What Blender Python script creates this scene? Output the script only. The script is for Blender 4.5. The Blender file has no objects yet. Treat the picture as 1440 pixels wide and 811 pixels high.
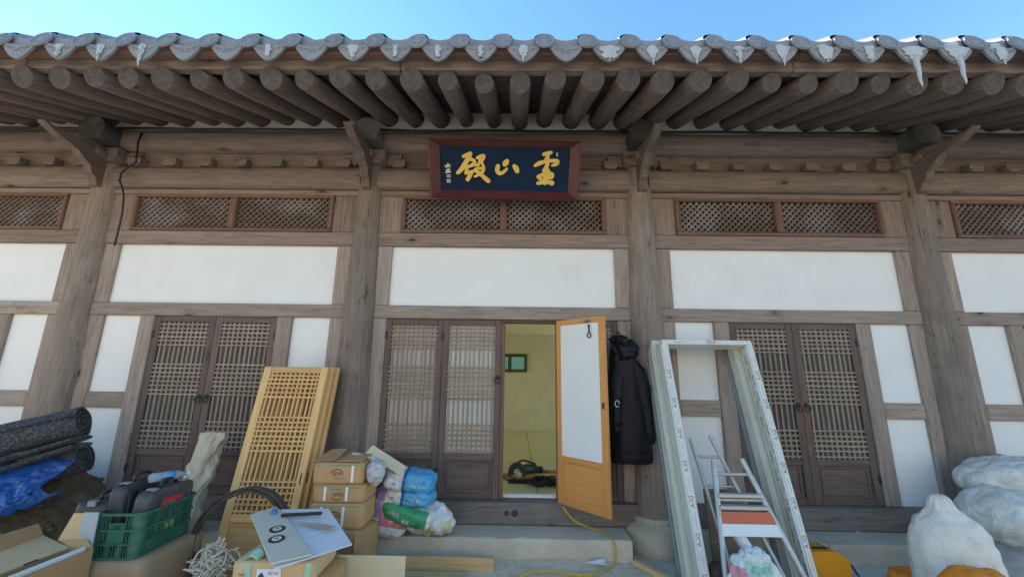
import bpy, bmesh, math, random
from mathutils import Vector, Matrix, noise
from mathutils.bvhtree import BVHTree
scene = bpy.context.scene
C = scene.collection
R = math.radians
random.seed(7)

# ------------------------------------------------------------------ camera
F_PX = 565.0                       # focal length in photo pixels (photo 1440 x 811)
AX_R = Vector((0.99986567, 0.00932706, 0.01347797))      # right
AX_F = Vector((-0.01198367, 0.97699927, 0.21290565))     # forward
AX_U = Vector((-0.01118219, -0.21303856, 0.9769798))     # up
CAM = Vector((0.166, -4.4792, 1.632))
cd = bpy.data.cameras.new('camera'); cam = bpy.data.objects.new('camera', cd); C.objects.link(cam)
cd.sensor_width = 36.0; cd.lens = F_PX / 1440 * 36; cd.clip_start = 0.05; cd.clip_end = 2000
M = Matrix.Identity(4)
for i in range(3):
    M[i][0] = AX_R[i]; M[i][1] = AX_U[i]; M[i][2] = -AX_F[i]; M[i][3] = CAM[i]
cam.matrix_world = M
scene.camera = cam

def ray(x, y):
    return AX_F + AX_R * ((x - 720) / F_PX) + AX_U * ((405.5 - y) / F_PX)
def P(x, y, Y=None, Z=None, X=None):
    """photo pixel -> point on the world plane Y=, Z= or X="""
    r = ray(x, y)
    t = (Y - CAM.y) / r.y if Y is not None else (Z - CAM.z) / r.z if Z is not None else (X - CAM.x) / r.x
    return CAM + r * t
def PP(x, y, o, n):
    r = ray(x, y); t = (o - CAM).dot(n) / r.dot(n)
    return CAM + r * t

# ------------------------------------------------------------------ world, sun, exposure
SUN_EL, SUN_AZ = R(27), R(-66)       # the sun stands behind the hall: the facade is in open shade
w = bpy.data.worlds.new('World'); scene.world = w; w.use_nodes = True
nt = w.node_tree; nt.nodes.clear()
sky = nt.nodes.new('ShaderNodeTexSky'); sky.sky_type = 'NISHITA'; sky.sun_disc = False
sky.sun_elevation = SUN_EL; sky.sun_rotation = SUN_AZ
sky.air_density = 1.0; sky.dust_density = 0.0; sky.ozone_density = 3.0; sky.altitude = 300
bg = nt.nodes.new('ShaderNodeBackground'); bg.inputs[1].default_value = 0.15
ow = nt.nodes.new('ShaderNodeOutputWorld')
hs = nt.nodes.new('ShaderNodeHueSaturation'); hs.inputs['Saturation'].default_value = 1.18; hs.inputs['Hue'].default_value = .492
nt.links.new(sky.outputs[0], hs.inputs['Color']); nt.links.new(hs.outputs[0], bg.inputs[0]); nt.links.new(bg.outputs[0], ow.inputs[0])
sd = bpy.data.lights.new('sun', 'SUN'); sd.energy = 4.2; sd.angle = R(0.5); sd.color = (1, .95, .87)
so = bpy.data.objects.new('sun', sd); C.objects.link(so)
sdir = Vector((math.sin(SUN_AZ) * math.cos(SUN_EL), math.cos(SUN_AZ) * math.cos(SUN_EL), math.sin(SUN_EL)))
so.rotation_euler = sdir.to_track_quat('Z', 'Y').to_euler(); so.location = sdir * 40
vs = scene.view_settings
vs.view_transform = 'Standard'; vs.look = 'None'; vs.gamma = 1; vs.use_curve_mapping = False
vs.exposure = 1.72
vs.use_white_balance = True; vs.white_balance_temperature = 7800; vs.white_balance_tint = 15   # camera set for shade

# ------------------------------------------------------------------ materials
def newmat(name):
    m = bpy.data.materials.new(name); m.use_nodes = True
    n = m.node_tree.nodes; b = n['Principled BSDF']
    return m, m.node_tree, b
def nd(t, ty, **kw):
    n = t.nodes.new(ty)
    for k, v in kw.items(): setattr(n, k, v)
    return n
def ramp(t, src, stops):
    r = nd(t, 'ShaderNodeValToRGB')
    while len(r.color_ramp.elements) > 1: r.color_ramp.elements.remove(r.color_ramp.elements[-1])
    for i, (p, c) in enumerate(stops):
        e = r.color_ramp.elements[0] if i == 0 else r.color_ramp.elements.new(p)
        e.position = p; e.color = (c, c, c, 1) if not isinstance(c, tuple) else (*c, 1)
    t.links.new(src, r.inputs[0]); return r.outputs[0]
def mixc(t, f, a, b, mode='MIX'):
    m = nd(t, 'ShaderNodeMix', data_type='RGBA', blend_type=mode)
    for s, v in ((m.inputs[0], f), (m.inputs[6], a), (m.inputs[7], b)):
        if hasattr(v, 'is_output'): t.links.new(v, s)
        elif isinstance(v, tuple): s.default_value = (*v, 1)
        else: s.default_value = v
    return m.outputs[2]
def coords(t, scale, rnd=True):
    tc = nd(t, 'ShaderNodeTexCoord'); src = tc.outputs['Object']
    if rnd:
        oi = nd(t, 'ShaderNodeObjectInfo')
        mu = nd(t, 'ShaderNodeVectorMath', operation='MULTIPLY_ADD')
        t.links.new(oi.outputs['Random'], mu.inputs[0]); mu.inputs[1].default_value = (37, 53, 71)
        t.links.new(src, mu.inputs[2]); src = mu.outputs[0]
    mp = nd(t, 'ShaderNodeMapping'); mp.inputs['Scale'].default_value = scale
    t.links.new(src, mp.inputs[0]); return mp.outputs[0]
def noise_n(t, vec, scale, detail=4, rough=.55):
    n = nd(t, 'ShaderNodeTexNoise'); n.inputs['Scale'].default_value = scale
    n.inputs['Detail'].default_value = detail; n.inputs['Roughness'].default_value = rough
    t.links.new(vec, n.inputs['Vector']); return n.outputs['Fac']
def bump(t, b, h, strength, dist=.01):
    n = nd(t, 'ShaderNodeBump'); n.inputs['Strength'].default_value = strength; n.inputs['Distance'].default_value = dist
    t.links.new(h, n.inputs['Height']); t.links.new(n.outputs[0], b.inputs['Normal'])
MATS = {}
def creases(t, scale, rnd=True):
    n1 = nd(t, 'ShaderNodeTexNoise'); n1.inputs['Scale'].default_value = scale; n1.inputs['Detail'].default_value = 3; n1.inputs['Distortion'].default_value = .8
    t.links.new(coords(t, (1, 1, 1), rnd), n1.inputs['Vector'])
    a = nd(t, 'ShaderNodeMath', operation='SUBTRACT'); t.links.new(n1.outputs['Fac'], a.inputs[0]); a.inputs[1].default_value = .5
    b = nd(t, 'ShaderNodeMath', operation='ABSOLUTE'); t.links.new(a.outputs[0], b.inputs[0])
    c = nd(t, 'ShaderNodeMath', operation='POWER'); t.links.new(b.outputs[0], c.inputs[0]); c.inputs[1].default_value = .6
    return c.outputs[0]
def wood(name, lo, hi, axis='x', knots=.5, rough=.8, grain=1.0, crack=0.0, stain=(0.5, 0.5, 0.5), stain_amt=.35, bmp=.2, fine=.22):
    key = name + '_' + axis
    if key in MATS: return MATS[key]
    m, t, b = newmat(key); i = 'xyz'.index(axis)
    s = [13 * grain] * 3; s[i] = .8
    g = noise_n(t, coords(t, tuple(s)), 3.0, 6, .65)
    s2 = [60 * grain] * 3; s2[i] = 1.6
    g2 = noise_n(t, coords(t, tuple(s2)), 2.0, 3, .6)
    col = ramp(t, g, [(.28, lo), (.72, hi)])
    col = mixc(t, fine, col, ramp(t, g2, [(.3, tuple(c * .55 for c in lo)), (.65, tuple(min(1, c * 1.15) for c in hi))]))
    st = noise_n(t, coords(t, (1, 1, 1)), 1.7, 4, .6)
    col = mixc(t, ramp(t, st, [(.45, 0.0), (.72, stain_amt)]), col, stain)
    if knots > 0:
        s3 = [7.0] * 3; s3[i] = 2.6
        v = nd(t, 'ShaderNodeTexVoronoi'); v.inputs['Scale'].default_value = 1.0
        t.links.new(coords(t, tuple(s3)), v.inputs['Vector'])
        k = ramp(t, v.outputs['Distance'], [(.06, 1.0), (.19, 0.0)])
        sep = nd(t, 'ShaderNodeSeparateColor'); t.links.new(v.outputs['Color'], sep.inputs[0])
        gate = ramp(t, sep.outputs[0], [(1 - knots * .35 - .01, 0.0), (1 - knots * .35, 1.0)])
        mu = nd(t, 'ShaderNodeMath', operation='MULTIPLY'); t.links.new(k, mu.inputs[0]); t.links.new(gate, mu.inputs[1])
        col = mixc(t, mu.outputs[0], col, tuple(c * .28 for c in lo))
        rg = ramp(t, v.outputs['Distance'], [(.17, 0.0), (.22, .45), (.30, 0.0)]); mu2 = nd(t, 'ShaderNodeMath', operation='MULTIPLY'); t.links.new(rg, mu2.inputs[0]); t.links.new(gate, mu2.inputs[1])
        col = mixc(t, mu2.outputs[0], col, tuple(c * .7 for c in lo))
    if crack > 0:
        s4 = [9.0] * 3; s4[i] = .45
        cn = noise_n(t, coords(t, tuple(s4)), 1.6, 2, .5)
        ck = ramp(t, cn, [(.494, 0.0), (.5, crack), (.506, 0.0)])
        col = mixc(t, ck, col, tuple(c * .15 for c in lo))
    oi = nd(t, 'ShaderNodeObjectInfo')
    hv = nd(t, 'ShaderNodeHueSaturation'); t.links.new(col, hv.inputs['Color'])
    mr = nd(t, 'ShaderNodeMapRange'); mr.inputs[3].default_value = .86; mr.inputs[4].default_value = 1.14
    t.links.new(oi.outputs['Random'], mr.inputs[0]); t.links.new(mr.outputs[0], hv.inputs['Value'])
    t.links.new(hv.outputs[0], b.inputs['Base Color']); b.inputs['Roughness'].default_value = rough
    bump(t, b, g2, bmp, .004)
    MATS[key] = m; return m
def plain(name, c, rough=.6, var=.12, scale=6.0, metallic=0, bmp=.0, spec=None, rnd=True, alpha=None, dirt=None, fine=None):
    if name in MATS: return MATS[name]
    m, t, b = newmat(name)
    n = noise_n(t, coords(t, (1, 1, 1), rnd), scale, 5, .6)
    col = ramp(t, n, [(.3, tuple(x * (1 - var) for x in c)), (.7, tuple(min(1, x * (1 + var)) for x in c))])
    if fine:
        f = noise_n(t, coords(t, (1, 1, 1), rnd), fine[0], 3, .7)
        col = mixc(t, ramp(t, f, [(.5, 0.0), (.66, fine[2])]), col, fine[1])
    if dirt:
        dn = noise_n(t, coords(t, (1, 1, 1), rnd), dirt[0], 6, .65)
        col = mixc(t, ramp(t, dn, [(.5, 0.0), (.75, dirt[2])]), col, dirt[1])
    t.links.new(col, b.inputs['Base Color']); b.inputs['Roughness'].default_value = rough; b.inputs['Metallic'].default_value = metallic
    if spec is not None: b.inputs['Specular IOR Level'].default_value = spec
    if bmp: bump(t, b, noise_n(t, coords(t, (1, 1, 1), rnd), scale * 5, 4, .6), bmp, .006)
    MATS[name] = m; return m
def film(name, c, rough=.3, trans=.45, bmp=.3, clear=0.0):
    """thin translucent plastic"""
    if name in MATS: return MATS[name]
    m, t, b = newmat(name)
    n = noise_n(t, coords(t, (1, 1, 1)), 7, 5, .6)
    col = ramp(t, n, [(.3, tuple(x * .85 for x in c)), (.7, c)])
    t.links.new(col, b.inputs['Base Color']); b.inputs['Roughness'].default_value = rough
    tr = nd(t, 'ShaderNodeBsdfTranslucent'); t.links.new(col, tr.inputs[0])
    mx = nd(t, 'ShaderNodeMixShader'); mx.inputs[0].default_value = trans
    t.links.new(b.outputs[0], mx.inputs[1]); t.links.new(tr.outputs[0], mx.inputs[2])
    res = mx.outputs[0]
    if clear:
        tp = nd(t, 'ShaderNodeBsdfTransparent'); m2 = nd(t, 'ShaderNodeMixShader'); m2.inputs[0].default_value = clear
        t.links.new(res, m2.inputs[1]); t.links.new(tp.outputs[0], m2.inputs[2]); res = m2.outputs[0]
    t.links.new(res, t.nodes['Material Output'].inputs[0])
    bump(t, b, creases(t, 9), min(1, bmp * 1.1), .035)
    MATS[name] = m; return m
def bands(name, base, zones, rough=.4, wob=.01, bmp=.2, trans=False):
    """printed packaging: zones = (axis, lo, hi, colour) in the object's own coordinates"""
    m, t, b = newmat(name)
    tc = nd(t, 'ShaderNodeTexCoord'); sp = nd(t, 'ShaderNodeSeparateXYZ'); t.links.new(tc.outputs['Object'], sp.inputs[0])
    n = noise_n(t, coords(t, (1, 1, 1)), 9, 4, .6)
    col = ramp(t, n, [(.3, tuple(x * .84 for x in base)), (.7, base)])
    for conds, c in zones:
        prev = None
        for ax, lo, hi in conds:
            for op, v in (('GREATER_THAN', lo), ('LESS_THAN', hi)):
                q = nd(t, 'ShaderNodeMath', operation=op); t.links.new(sp.outputs['xyz'.index(ax)], q.inputs[0]); q.inputs[1].default_value = v
                if prev is None: prev = q.outputs[0]
                else:
                    mu = nd(t, 'ShaderNodeMath', operation='MULTIPLY'); t.links.new(prev, mu.inputs[0]); t.links.new(q.outputs[0], mu.inputs[1]); prev = mu.outputs[0]
        col = mixc(t, prev, col, c)
    dn = noise_n(t, coords(t, (1, 1, 1)), 5, 6, .65)
    col = mixc(t, ramp(t, dn, [(.52, 0.0), (.8, .35)]), col, (.35, .32, .27))
    t.links.new(col, b.inputs['Base Color']); b.inputs['Roughness'].default_value = rough
    bump(t, b, creases(t, 11), min(1, bmp * .9), .025)
    return m

W_LO, W_HI, W_ST = (.18, .132, .105), (.42, .335, .28), (.40, .34, .30)
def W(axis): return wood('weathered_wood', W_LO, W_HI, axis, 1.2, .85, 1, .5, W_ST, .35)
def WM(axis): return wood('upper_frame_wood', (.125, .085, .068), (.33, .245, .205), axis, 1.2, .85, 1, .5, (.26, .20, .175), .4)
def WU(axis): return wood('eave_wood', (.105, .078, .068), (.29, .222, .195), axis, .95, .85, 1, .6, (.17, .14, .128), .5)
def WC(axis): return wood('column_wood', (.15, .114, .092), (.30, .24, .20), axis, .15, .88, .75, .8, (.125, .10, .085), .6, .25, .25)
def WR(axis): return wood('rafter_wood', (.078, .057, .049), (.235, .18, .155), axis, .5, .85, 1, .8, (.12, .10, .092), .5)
def WD(axis): return wood('old_door_wood', (.075, .046, .038), (.19, .128, .108), axis, .2, .8, 1.2, .4, (.16, .125, .11), .4)
def WB(axis): return wood('lattice_wood', (.19, .145, .115), (.41, .33, .27), axis, 0, .85, 1.2, 0, (.25, .21, .18), .4)
def WT(axis): return wood('transom_wood', (.10, .05, .035), (.24, .13, .095), axis, .2, .8, 1.2, 0, (.16, .10, .08), .3)
def WS(axis): return wood('sill_wood', (.085, .066, .055), (.24, .20, .17), axis, .5, .85, 1, .5, (.3, .28, .25), .4)
def WP(axis): return wood('new_pine', (.56, .30, .11), (.75, .465, .20), axis, .12, .55, 1.1, 0, (.66, .38, .15), .3, .12)
def WO(axis): return wood('orange_pine', (.58, .215, .05), (.72, .31, .085), axis, .3, .5, 1.1, 0, (.60, .235, .06), .3, .08)
def WL(axis): return wood('lumber', (.52, .30, .12), (.74, .50, .25), axis, .3, .75, 1, 0, (.45, .33, .2), .3, .2)
PLASTER = plain('white_plaster', (.78, .785, .775), .85, .03, 2.5, bmp=.08, dirt=(1.4, (.66, .63, .56), .25))
STONE = plain('granite', (.56, .49, .385), .85, .14, 3, bmp=.6, fine=(90, (.30, .27, .22), .6), dirt=(1.6, (.44, .34, .21), .6))
PLINTH = plain('plinth_stone', (.44, .38, .29), .85, .16, 3, bmp=.5, fine=(80, (.18, .17, .15), .5), dirt=(2.2, (.33, .25, .15), .7))
TILE = plain('roof_tile', (.215, .232, .258), .6, .16, 5, bmp=.25, fine=(60, (.32, .34, .365), .5), dirt=(4, (.13, .14, .155), .4))
PAPER = plain('door_paper', (.74, .735, .71), .9, .03, 3)
OLDP = plain('old_paper', (.105, .09, .076), .9, .14, 4)
OLDP2 = plain('yellowed_paper', (.50, .43, .385), .9, .08, 4)
OLDP3 = plain('pale_paper', (.62, .63, .58), .9, .06, 4)
IRON = plain('black_iron', (.02, .02, .022), .5, .2, 20)
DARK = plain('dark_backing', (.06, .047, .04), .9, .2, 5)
BLACKP = plain('black_plastic', (.022, .024, .028), .45, .15, 12, bmp=.1)
CARD = plain('cardboard', (.52, .295, .13), .85, .07, 4, bmp=.1, dirt=(3, (.40, .235, .115), .35))
CARD2 = plain('brown_cardboard', (.41, .225, .105), .85, .07, 4, bmp=.08, dirt=(3, (.33, .21, .13), .35))
CARD3 = plain('pale_cardboard', (.64, .435, .235), .85, .06, 4, bmp=.08)
PRINT = plain('black_print', (.06, .05, .04), .8, .1, 5)
GREENTAPE = plain('green_tape', (.19, .27, .15), .6, .15, 8)
WHITEP = plain('white_plastic', (.74, .75, .74), .45, .05, 5, dirt=(5, (.5, .48, .44), .35))
ALU = plain('aluminium', (.50, .49, .47), .5, .1, 12, metallic=.55, dirt=(8, (.3, .29, .28), .5))
CREAM = plain('cream_board', (.70, .575, .38), .7, .05, 4)

# ------------------------------------------------------------------ mesh helpers
class MB:
    def __init__(s): s.v = []; s.f = []; s.mi = []; s.cur = 0
    def add(s, vs, fs, M=None):
        o = len(s.v); s.v += [tuple(M @ Vector(v)) if M else tuple(v) for v in vs]
        s.f += [tuple(i + o for i in f) for f in fs]; s.mi += [s.cur] * len(fs); return s
    def box(s, x0, x1, y0, y1, z0, z1, M=None, ch=0.0):
        if ch <= 0:
            vs = [(x, y, z) for x in (x0, x1) for y in (y0, y1) for z in (z0, z1)]
            return s.add(vs, [(0, 1, 3, 2), (4, 6, 7, 5), (0, 4, 5, 1), (2, 3, 7, 6), (0, 2, 6, 4), (1, 5, 7, 3)], M)
        vs = []; ix = {}; lo = (x0, y0, z0); hi = (x1, y1, z1)
        for a in (0, 1):
            for b in (0, 1):
                for c in (0, 1):
                    sg = (a, b, c)
                    for k in range(3):
                        p = [hi[j] if sg[j] else lo[j] for j in range(3)]
                        for j in range(3):
                            if j != k: p[j] += -ch if sg[j] else ch
                        ix[(sg, k)] = len(vs); vs.append(tuple(p))
        fs = []
        for k in range(3):
            j, l = [q for q in range(3) if q != k]
            for v in (0, 1):
                f = []
                for (pj, pl) in ((0, 0), (1, 0), (1, 1), (0, 1)):
                    sg = [0, 0, 0]; sg[k] = v; sg[j] = pj; sg[l] = pl; f.append(ix[(tuple(sg), k)])
                fs.append(tuple(f))
            for pj in (0, 1):
                for pl in (0, 1):
                    a = [0, 0, 0]; a[j] = pj; a[l] = pl; b = a[:]; b[k] = 1; a, b = tuple(a), tuple(b)
                    fs.append((ix[(a, j)], ix[(b, j)], ix[(b, l)], ix[(a, l)]))
        for a in (0, 1):
            for b in (0, 1):
                for c in (0, 1):
                    fs.append(tuple(ix[((a, b, c), k)] for k in range(3)))
        return s.add(vs, fs, M)
    def tube(s, pts, r, n=8, cap=True, closed=False):
        pts = [Vector(p) for p in pts]; rs = r if isinstance(r, (list, tuple)) else [r] * len(pts)
        vs = []; N = len(pts); up = None
        for i, p in enumerate(pts):
            if closed: d = pts[(i + 1) % N] - pts[i - 1]
            else: d = pts[min(i + 1, N - 1)] - pts[max(i - 1, 0)]
            d.normalize()
            if up is None:
                up = Vector((0, 0, 1)) if abs(d.z) < .9 else Vector((1, 0, 0))
            a = (up - d * up.dot(d)).normalized(); up = a; b = d.cross(a)
            for k in range(n):
                t = 2 * math.pi * k / n; vs.append(p + (a * math.cos(t) + b * math.sin(t)) * rs[i])
        fs = []
        for i in range(N if closed else N - 1):
            j = (i + 1) % N
            for k in range(n): fs.append((i * n + k, i * n + (k + 1) % n, j * n + (k + 1) % n, j * n + k))
        if cap and not closed: fs += [tuple(range(n - 1, -1, -1)), tuple((N - 1) * n + k for k in range(n))]
        return s.add(vs, fs)
    def prism(s, poly, d0, d1, M=None, ax='y'):
        n = len(poly)
        def q(p, d): return (p[0], d, p[1]) if ax == 'y' else (d, p[0], p[1]) if ax == 'x' else (p[0], p[1], d)
        vs = [q(p, d0) for p in poly] + [q(p, d1) for p in poly]
        fs = [tuple(range(n)), tuple(range(2 * n - 1, n - 1, -1))] + [(i, i + n, (i + 1) % n + n, (i + 1) % n) for i in range(n)]
        return s.add(vs, fs, M)
    def lathe(s, prof, n=24, M=None):
        vs = [(r * math.cos(2 * math.pi * k / n), r * math.sin(2 * math.pi * k / n), z) for r, z in prof for k in range(n)]
        fs = [(i * n + k, i * n + (k + 1) % n, (i + 1) * n + (k + 1) % n, (i + 1) * n + k) for i in range(len(prof) - 1) for k in range(n)]
        fs += [tuple(range(n - 1, -1, -1)), tuple((len(prof) - 1) * n + k for k in range(n))]
        return s.add(vs, fs, M)
    def grid(s, fn, nu, nv, M=None, wrap=False):
        vs = [fn(i / (nu - 1 if not wrap else nu), j / (nv - 1)) for j in range(nv) for i in range(nu)]
        fs = []
        for j in range(nv - 1):
            for i in range(nu if wrap else nu - 1):
                fs.append((j * nu + i, j * nu + (i + 1) % nu, (j + 1) * nu + (i + 1) % nu, (j + 1) * nu + i))
        return s.add(vs, fs, M)
    def build(s, name, mat, parent=None, loc=None, smooth=False, rot=None, angle=None, solid=None):
        me = bpy.data.meshes.new(name); me.from_pydata(s.v, [], s.f)
        bm = bmesh.new(); bm.from_mesh(me); bmesh.ops.recalc_face_normals(bm, faces=bm.faces); bm.to_mesh(me); bm.free()
        for m in (mat if isinstance(mat, list) else [mat]): me.materials.append(m)
        if any(s.mi):
            for p, k in zip(me.polygons, s.mi): p.material_index = k
        if smooth:
            me.shade_smooth()
            if angle: me.set_sharp_from_angle(angle=R(angle))
        o = bpy.data.objects.new(name, me); C.objects.link(o)
        if parent: o.parent = parent
        if loc is not None: o.location = loc
        if rot is not None: o.rotation_euler = rot
        if solid:
            sm = o.modifiers.new('thickness', 'SOLIDIFY'); sm.thickness = solid; sm.offset = 0
        return o
def empty(name, loc=(0, 0, 0), rot=(0, 0, 0), parent=None):
    o = bpy.data.objects.new(name, None); C.objects.link(o); o.location = loc; o.rotation_euler = rot
    o.empty_display_size = .1
    if parent: o.parent = parent
    return o
def tag(o, label, cat, group=None):
    o['label'] = label; o['category'] = cat
    if group: o['group'] = group
    return o
def struct(o): o['kind'] = 'structure'; return o
def stuff(o): o['kind'] = 'stuff'; return o
def share(me, name, parent=None, loc=(0, 0, 0), rot=(0, 0, 0), scale=None):
    o = bpy.data.objects.new(name, me); C.objects.link(o); o.location = loc; o.rotation_euler = rot
    if scale: o.scale = scale
    if parent: o.parent = parent
    return o
def beam(name, x0, x1, y0, y1, z0, z1, mat, parent, ch=.008):
    return MB().box(x0, x1, y0, y1, z0, z1, None, ch).build(name, mat, parent)
def member(p, q, wid, thk, mat, name, parent, normal=(0, -1, 0), ch=.004):
    """straight bar from p to q, wid across, thk along normal"""
    p = Vector(p); q = Vector(q); d = q - p; L = d.length; d.normalize(); n = Vector(normal); n = (n - d * n.dot(d)).normalized(); x = n.cross(d)
    Mx = Matrix(((x.x, n.x, d.x, p.x), (x.y, n.y, d.y, p.y), (x.z, n.z, d.z, p.z), (0, 0, 0, 1)))
    o = MB().box(-wid / 2, wid / 2, -thk / 2, thk / 2, 0, L, None, ch).build(name, mat, parent)
    o.matrix_local = Mx; return o
def rounded_beam(name, x0, x1, yc, zc, ry, rz, mat, parent, pw=3.0, n=20, seg=14, wob=.006, seed=0):
    def fn(u, v):
        t = 2 * math.pi * u; c, s_ = math.cos(t), math.sin(t)
        y = math.copysign(abs(c) ** (2 / pw), c) * ry; z = math.copysign(abs(s_) ** (2 / pw), s_) * rz
        x = x0 + (x1 - x0) * v; k = 1 + wob / ry * noise.noise(Vector((x * .9 + seed * 7, c, s_)))
        return (x, yc + y * k, zc + z * k)
    m = MB().grid(fn, n, seg, None, True)
    m.f += [tuple(range(n)), tuple(range((seg - 1) * n, seg * n))]; m.mi += [0, 0]
    return m.build(name, mat, parent, smooth=True, angle=50)
def arc(cx, cy, r, a0, a1, n): return [(cx + r * math.cos(R(a0 + (a1 - a0) * i / n)), cy + r * math.sin(R(a0 + (a1 - a0) * i / n))) for i in range(n + 1)]
def lump(sx, sy, sz, pw=3.0, n=12, seed=0, amp=.03, fr=4.0, crease=0.0, taper=None, shear=None, flat=None):
    """a soft filled shape: rounded box with folds; origin at its base centre"""
    m = MB(); sv = Vector((seed * 3.1, seed * 1.7, seed * 2.3))
    def pt(d):
        L = (abs(d[0]) ** pw + abs(d[1]) ** pw + abs(d[2]) ** pw) ** (1 / pw)
        q = Vector((d[0] / L * sx / 2, d[1] / L * sy / 2, d[2] / L * sz / 2)); nrm = Vector(d).normalized()
        a = noise.noise(q * fr + sv) * amp + noise.noise(q * fr * 2.7 + sv) * amp * .45
        if crease: a -= crease * (1 - abs(noise.noise(q * fr * 1.3 + sv * 2))) ** 6 * .6 + crease * .4 * (1 - abs(noise.noise(Vector((q.x * fr * 3, q.y * fr * 3, q.z * fr)) + sv))) ** 8
        q += nrm * a
        if taper:
            k = taper((q.z + sz / 2) / sz); q.x *= k; q.y *= k
        if shear: q.x += shear[0] * ((q.z + sz / 2) / sz) ** 2; q.y += shear[1] * ((q.z + sz / 2) / sz) ** 2
        q.z += sz / 2
        if flat is not None and q.z < flat: q.z = flat * .2 + q.z * .2 if q.z > 0 else q.z * .15
        return q
    for ax in range(3):
        for sg in (-1, 1):
            def fn(u, v, ax=ax, sg=sg):
                a, b = math.tan((u - .5) * math.pi / 2), math.tan((v - .5) * math.pi / 2)
                d = [0, 0, 0]; d[ax] = sg; d[(ax + 1) % 3] = a; d[(ax + 2) % 3] = b
                return pt(d)
            m.grid(fn, n, n)
    return m
def weld(o, d=.0005):
    bm = bmesh.new(); bm.from_mesh(o.data); bmesh.ops.remove_doubles(bm, verts=bm.verts, dist=d)
    bmesh.ops.recalc_face_normals(bm, faces=bm.faces); bm.to_mesh(o.data); bm.free(); o.data.shade_smooth(); return o
def text_mesh(s, size):
    cu = bpy.data.curves.new('t', 'FONT'); cu.body = s; cu.size = size; cu.align_x = 'CENTER'; cu.align_y = 'CENTER'; cu.resolution_u = 2
    o = bpy.data.objects.new('t', cu); C.objects.link(o)
    dg = bpy.context.evaluated_depsgraph_get(); me = bpy.data.meshes.new_from_object(o.evaluated_get(dg))
    vs = [v.co.copy() for v in me.vertices]; fs = [tuple(p.vertices) for p in me.polygons]
    bpy.data.objects.remove(o); bpy.data.curves.remove(cu); bpy.data.meshes.remove(me)
    return vs, fs
def decal(vs, fs, O, ux, uy, target, mat, name, off=.003, depth=.5):
    """flat print laid on the surface of a thing: each vertex is dropped on to it (all in the target's own space)"""
    O = Vector(O); ux = Vector(ux).normalized(); uy = Vector(uy).normalized(); n = ux.cross(uy).normalized()
    me = target.data; bv = BVHTree.FromPolygons([v.co for v in me.vertices], [tuple(p.vertices) for p in me.polygons])
    out = []; miss = set()
    for i, v in enumerate(vs):
        p = O + ux * v[0] + uy * v[1]
        h = bv.ray_cast(p + n * depth, -n)
        if h[0] is None: miss.add(i)
        out.append((h[0] + n * off) if h[0] else p)
    fs = [f for f in fs if not any(i in miss for i in f)]
    return MB().add(out, fs).build(name, mat, target)
def sub(vs, fs, cell):
    """triangulate and split large print faces so that they follow a curved surface"""
    bm = bmesh.new(); bv = [bm.verts.new(v) for v in vs]
    for f in fs:
        try: bm.faces.new([bv[i] for i in f])
        except ValueError: pass
    bmesh.ops.triangulate(bm, faces=bm.faces)
    for _ in range(4):
        es = [e for e in bm.edges if e.calc_length() > cell]
        if not es: break
        bmesh.ops.subdivide_edges(bm, edges=es, cuts=1); bmesh.ops.triangulate(bm, faces=bm.faces)
    bm.verts.index_update(); r = [v.co.copy() for v in bm.verts], [tuple(v.index for v in f.verts) for f in bm.faces]; bm.free(); return r
# ------------------------------------------------------------------ the ground
gm, gt, gb = newmat('yard_ground')
g1 = noise_n(gt, coords(gt, (1, 1, 1), False), 1.3, 6, .6); g2 = noise_n(gt, coords(gt, (1, 1, 1), False), 45, 4, .7)
gc = ramp(gt, g1, [(.3, (.24, .215, .175)), (.7, (.31, .28, .23))])
gc = mixc(gt, ramp(gt, g2, [(.48, 0.0), (.66, .75)]), gc, (.36, .31, .23))
gt.links.new(gc, gb.inputs['Base Color']); gb.inputs['Roughness'].default_value = .95
bump(gt, gb, g2, .7, .01)
gr = MB()
def gfn(u, v):
    a, b = (u - .5) * 2, (v - .5) * 2
    return (math.copysign(abs(a) ** 3, a) * 600, math.copysign(abs(b) ** 3, b) * 600, -.006)
gr.grid(gfn, 41, 41)
struct(gr.build('ground', gm))

tm = plain('terrace_concrete', (.52, .475, .39), .92, .12, 2.5, bmp=.5, rnd=False, fine=(70, (.62, .53, .39), .7), dirt=(2.0, (.40, .36, .29), .5))
struct(MB().box(-10, 10, -5.6, -.2, -.2, .0008).build('terrace', tm))
# unseen slope added behind the camera, bounces warm sunlight on to the facade
m = MB()
def slope(u, v):
    x = (u - .5) * 160; t = v; y = -15 - 45 * t; q = Vector((x * .05, y * .05, 0))
    return (x, y - .004 * x * x * .2, 24 * t ** 1.1 * (1 + .25 * noise.noise(q)) + .6 * noise.noise(q * 4) * t - .02)
m.grid(slope, 60, 24); struct(m.build('bounce_hillside', plain('bounce_hillside_tan', (.46, .40, .28), .95, .15, .6, fine=(3, (.36, .30, .2), .5)), None, None, True))

# ------------------------------------------------------------------ the hall
rotX = Matrix.Rotation(R(90), 4, 'X'); BAY = 3.2; COLX = [-8.0, -4.8, -1.6, 1.6, 4.8, 8.0]
Z_ST, Z_SILL, Z_M0, Z_M1, Z_U0, Z_U1, Z_T1 = .195, .40, 2.245, 2.39, 3.085, 3.245, 3.70
Z_C0, Z_C1, Z_J1, Z_D1 = 3.735, 4.055, 4.27, 4.53
hall = empty('temple_hall', (0, 0, 0))
tag(hall, 'old timber hall with white plaster panels, lattice doors and grey tiled eaves', 'building')

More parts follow.
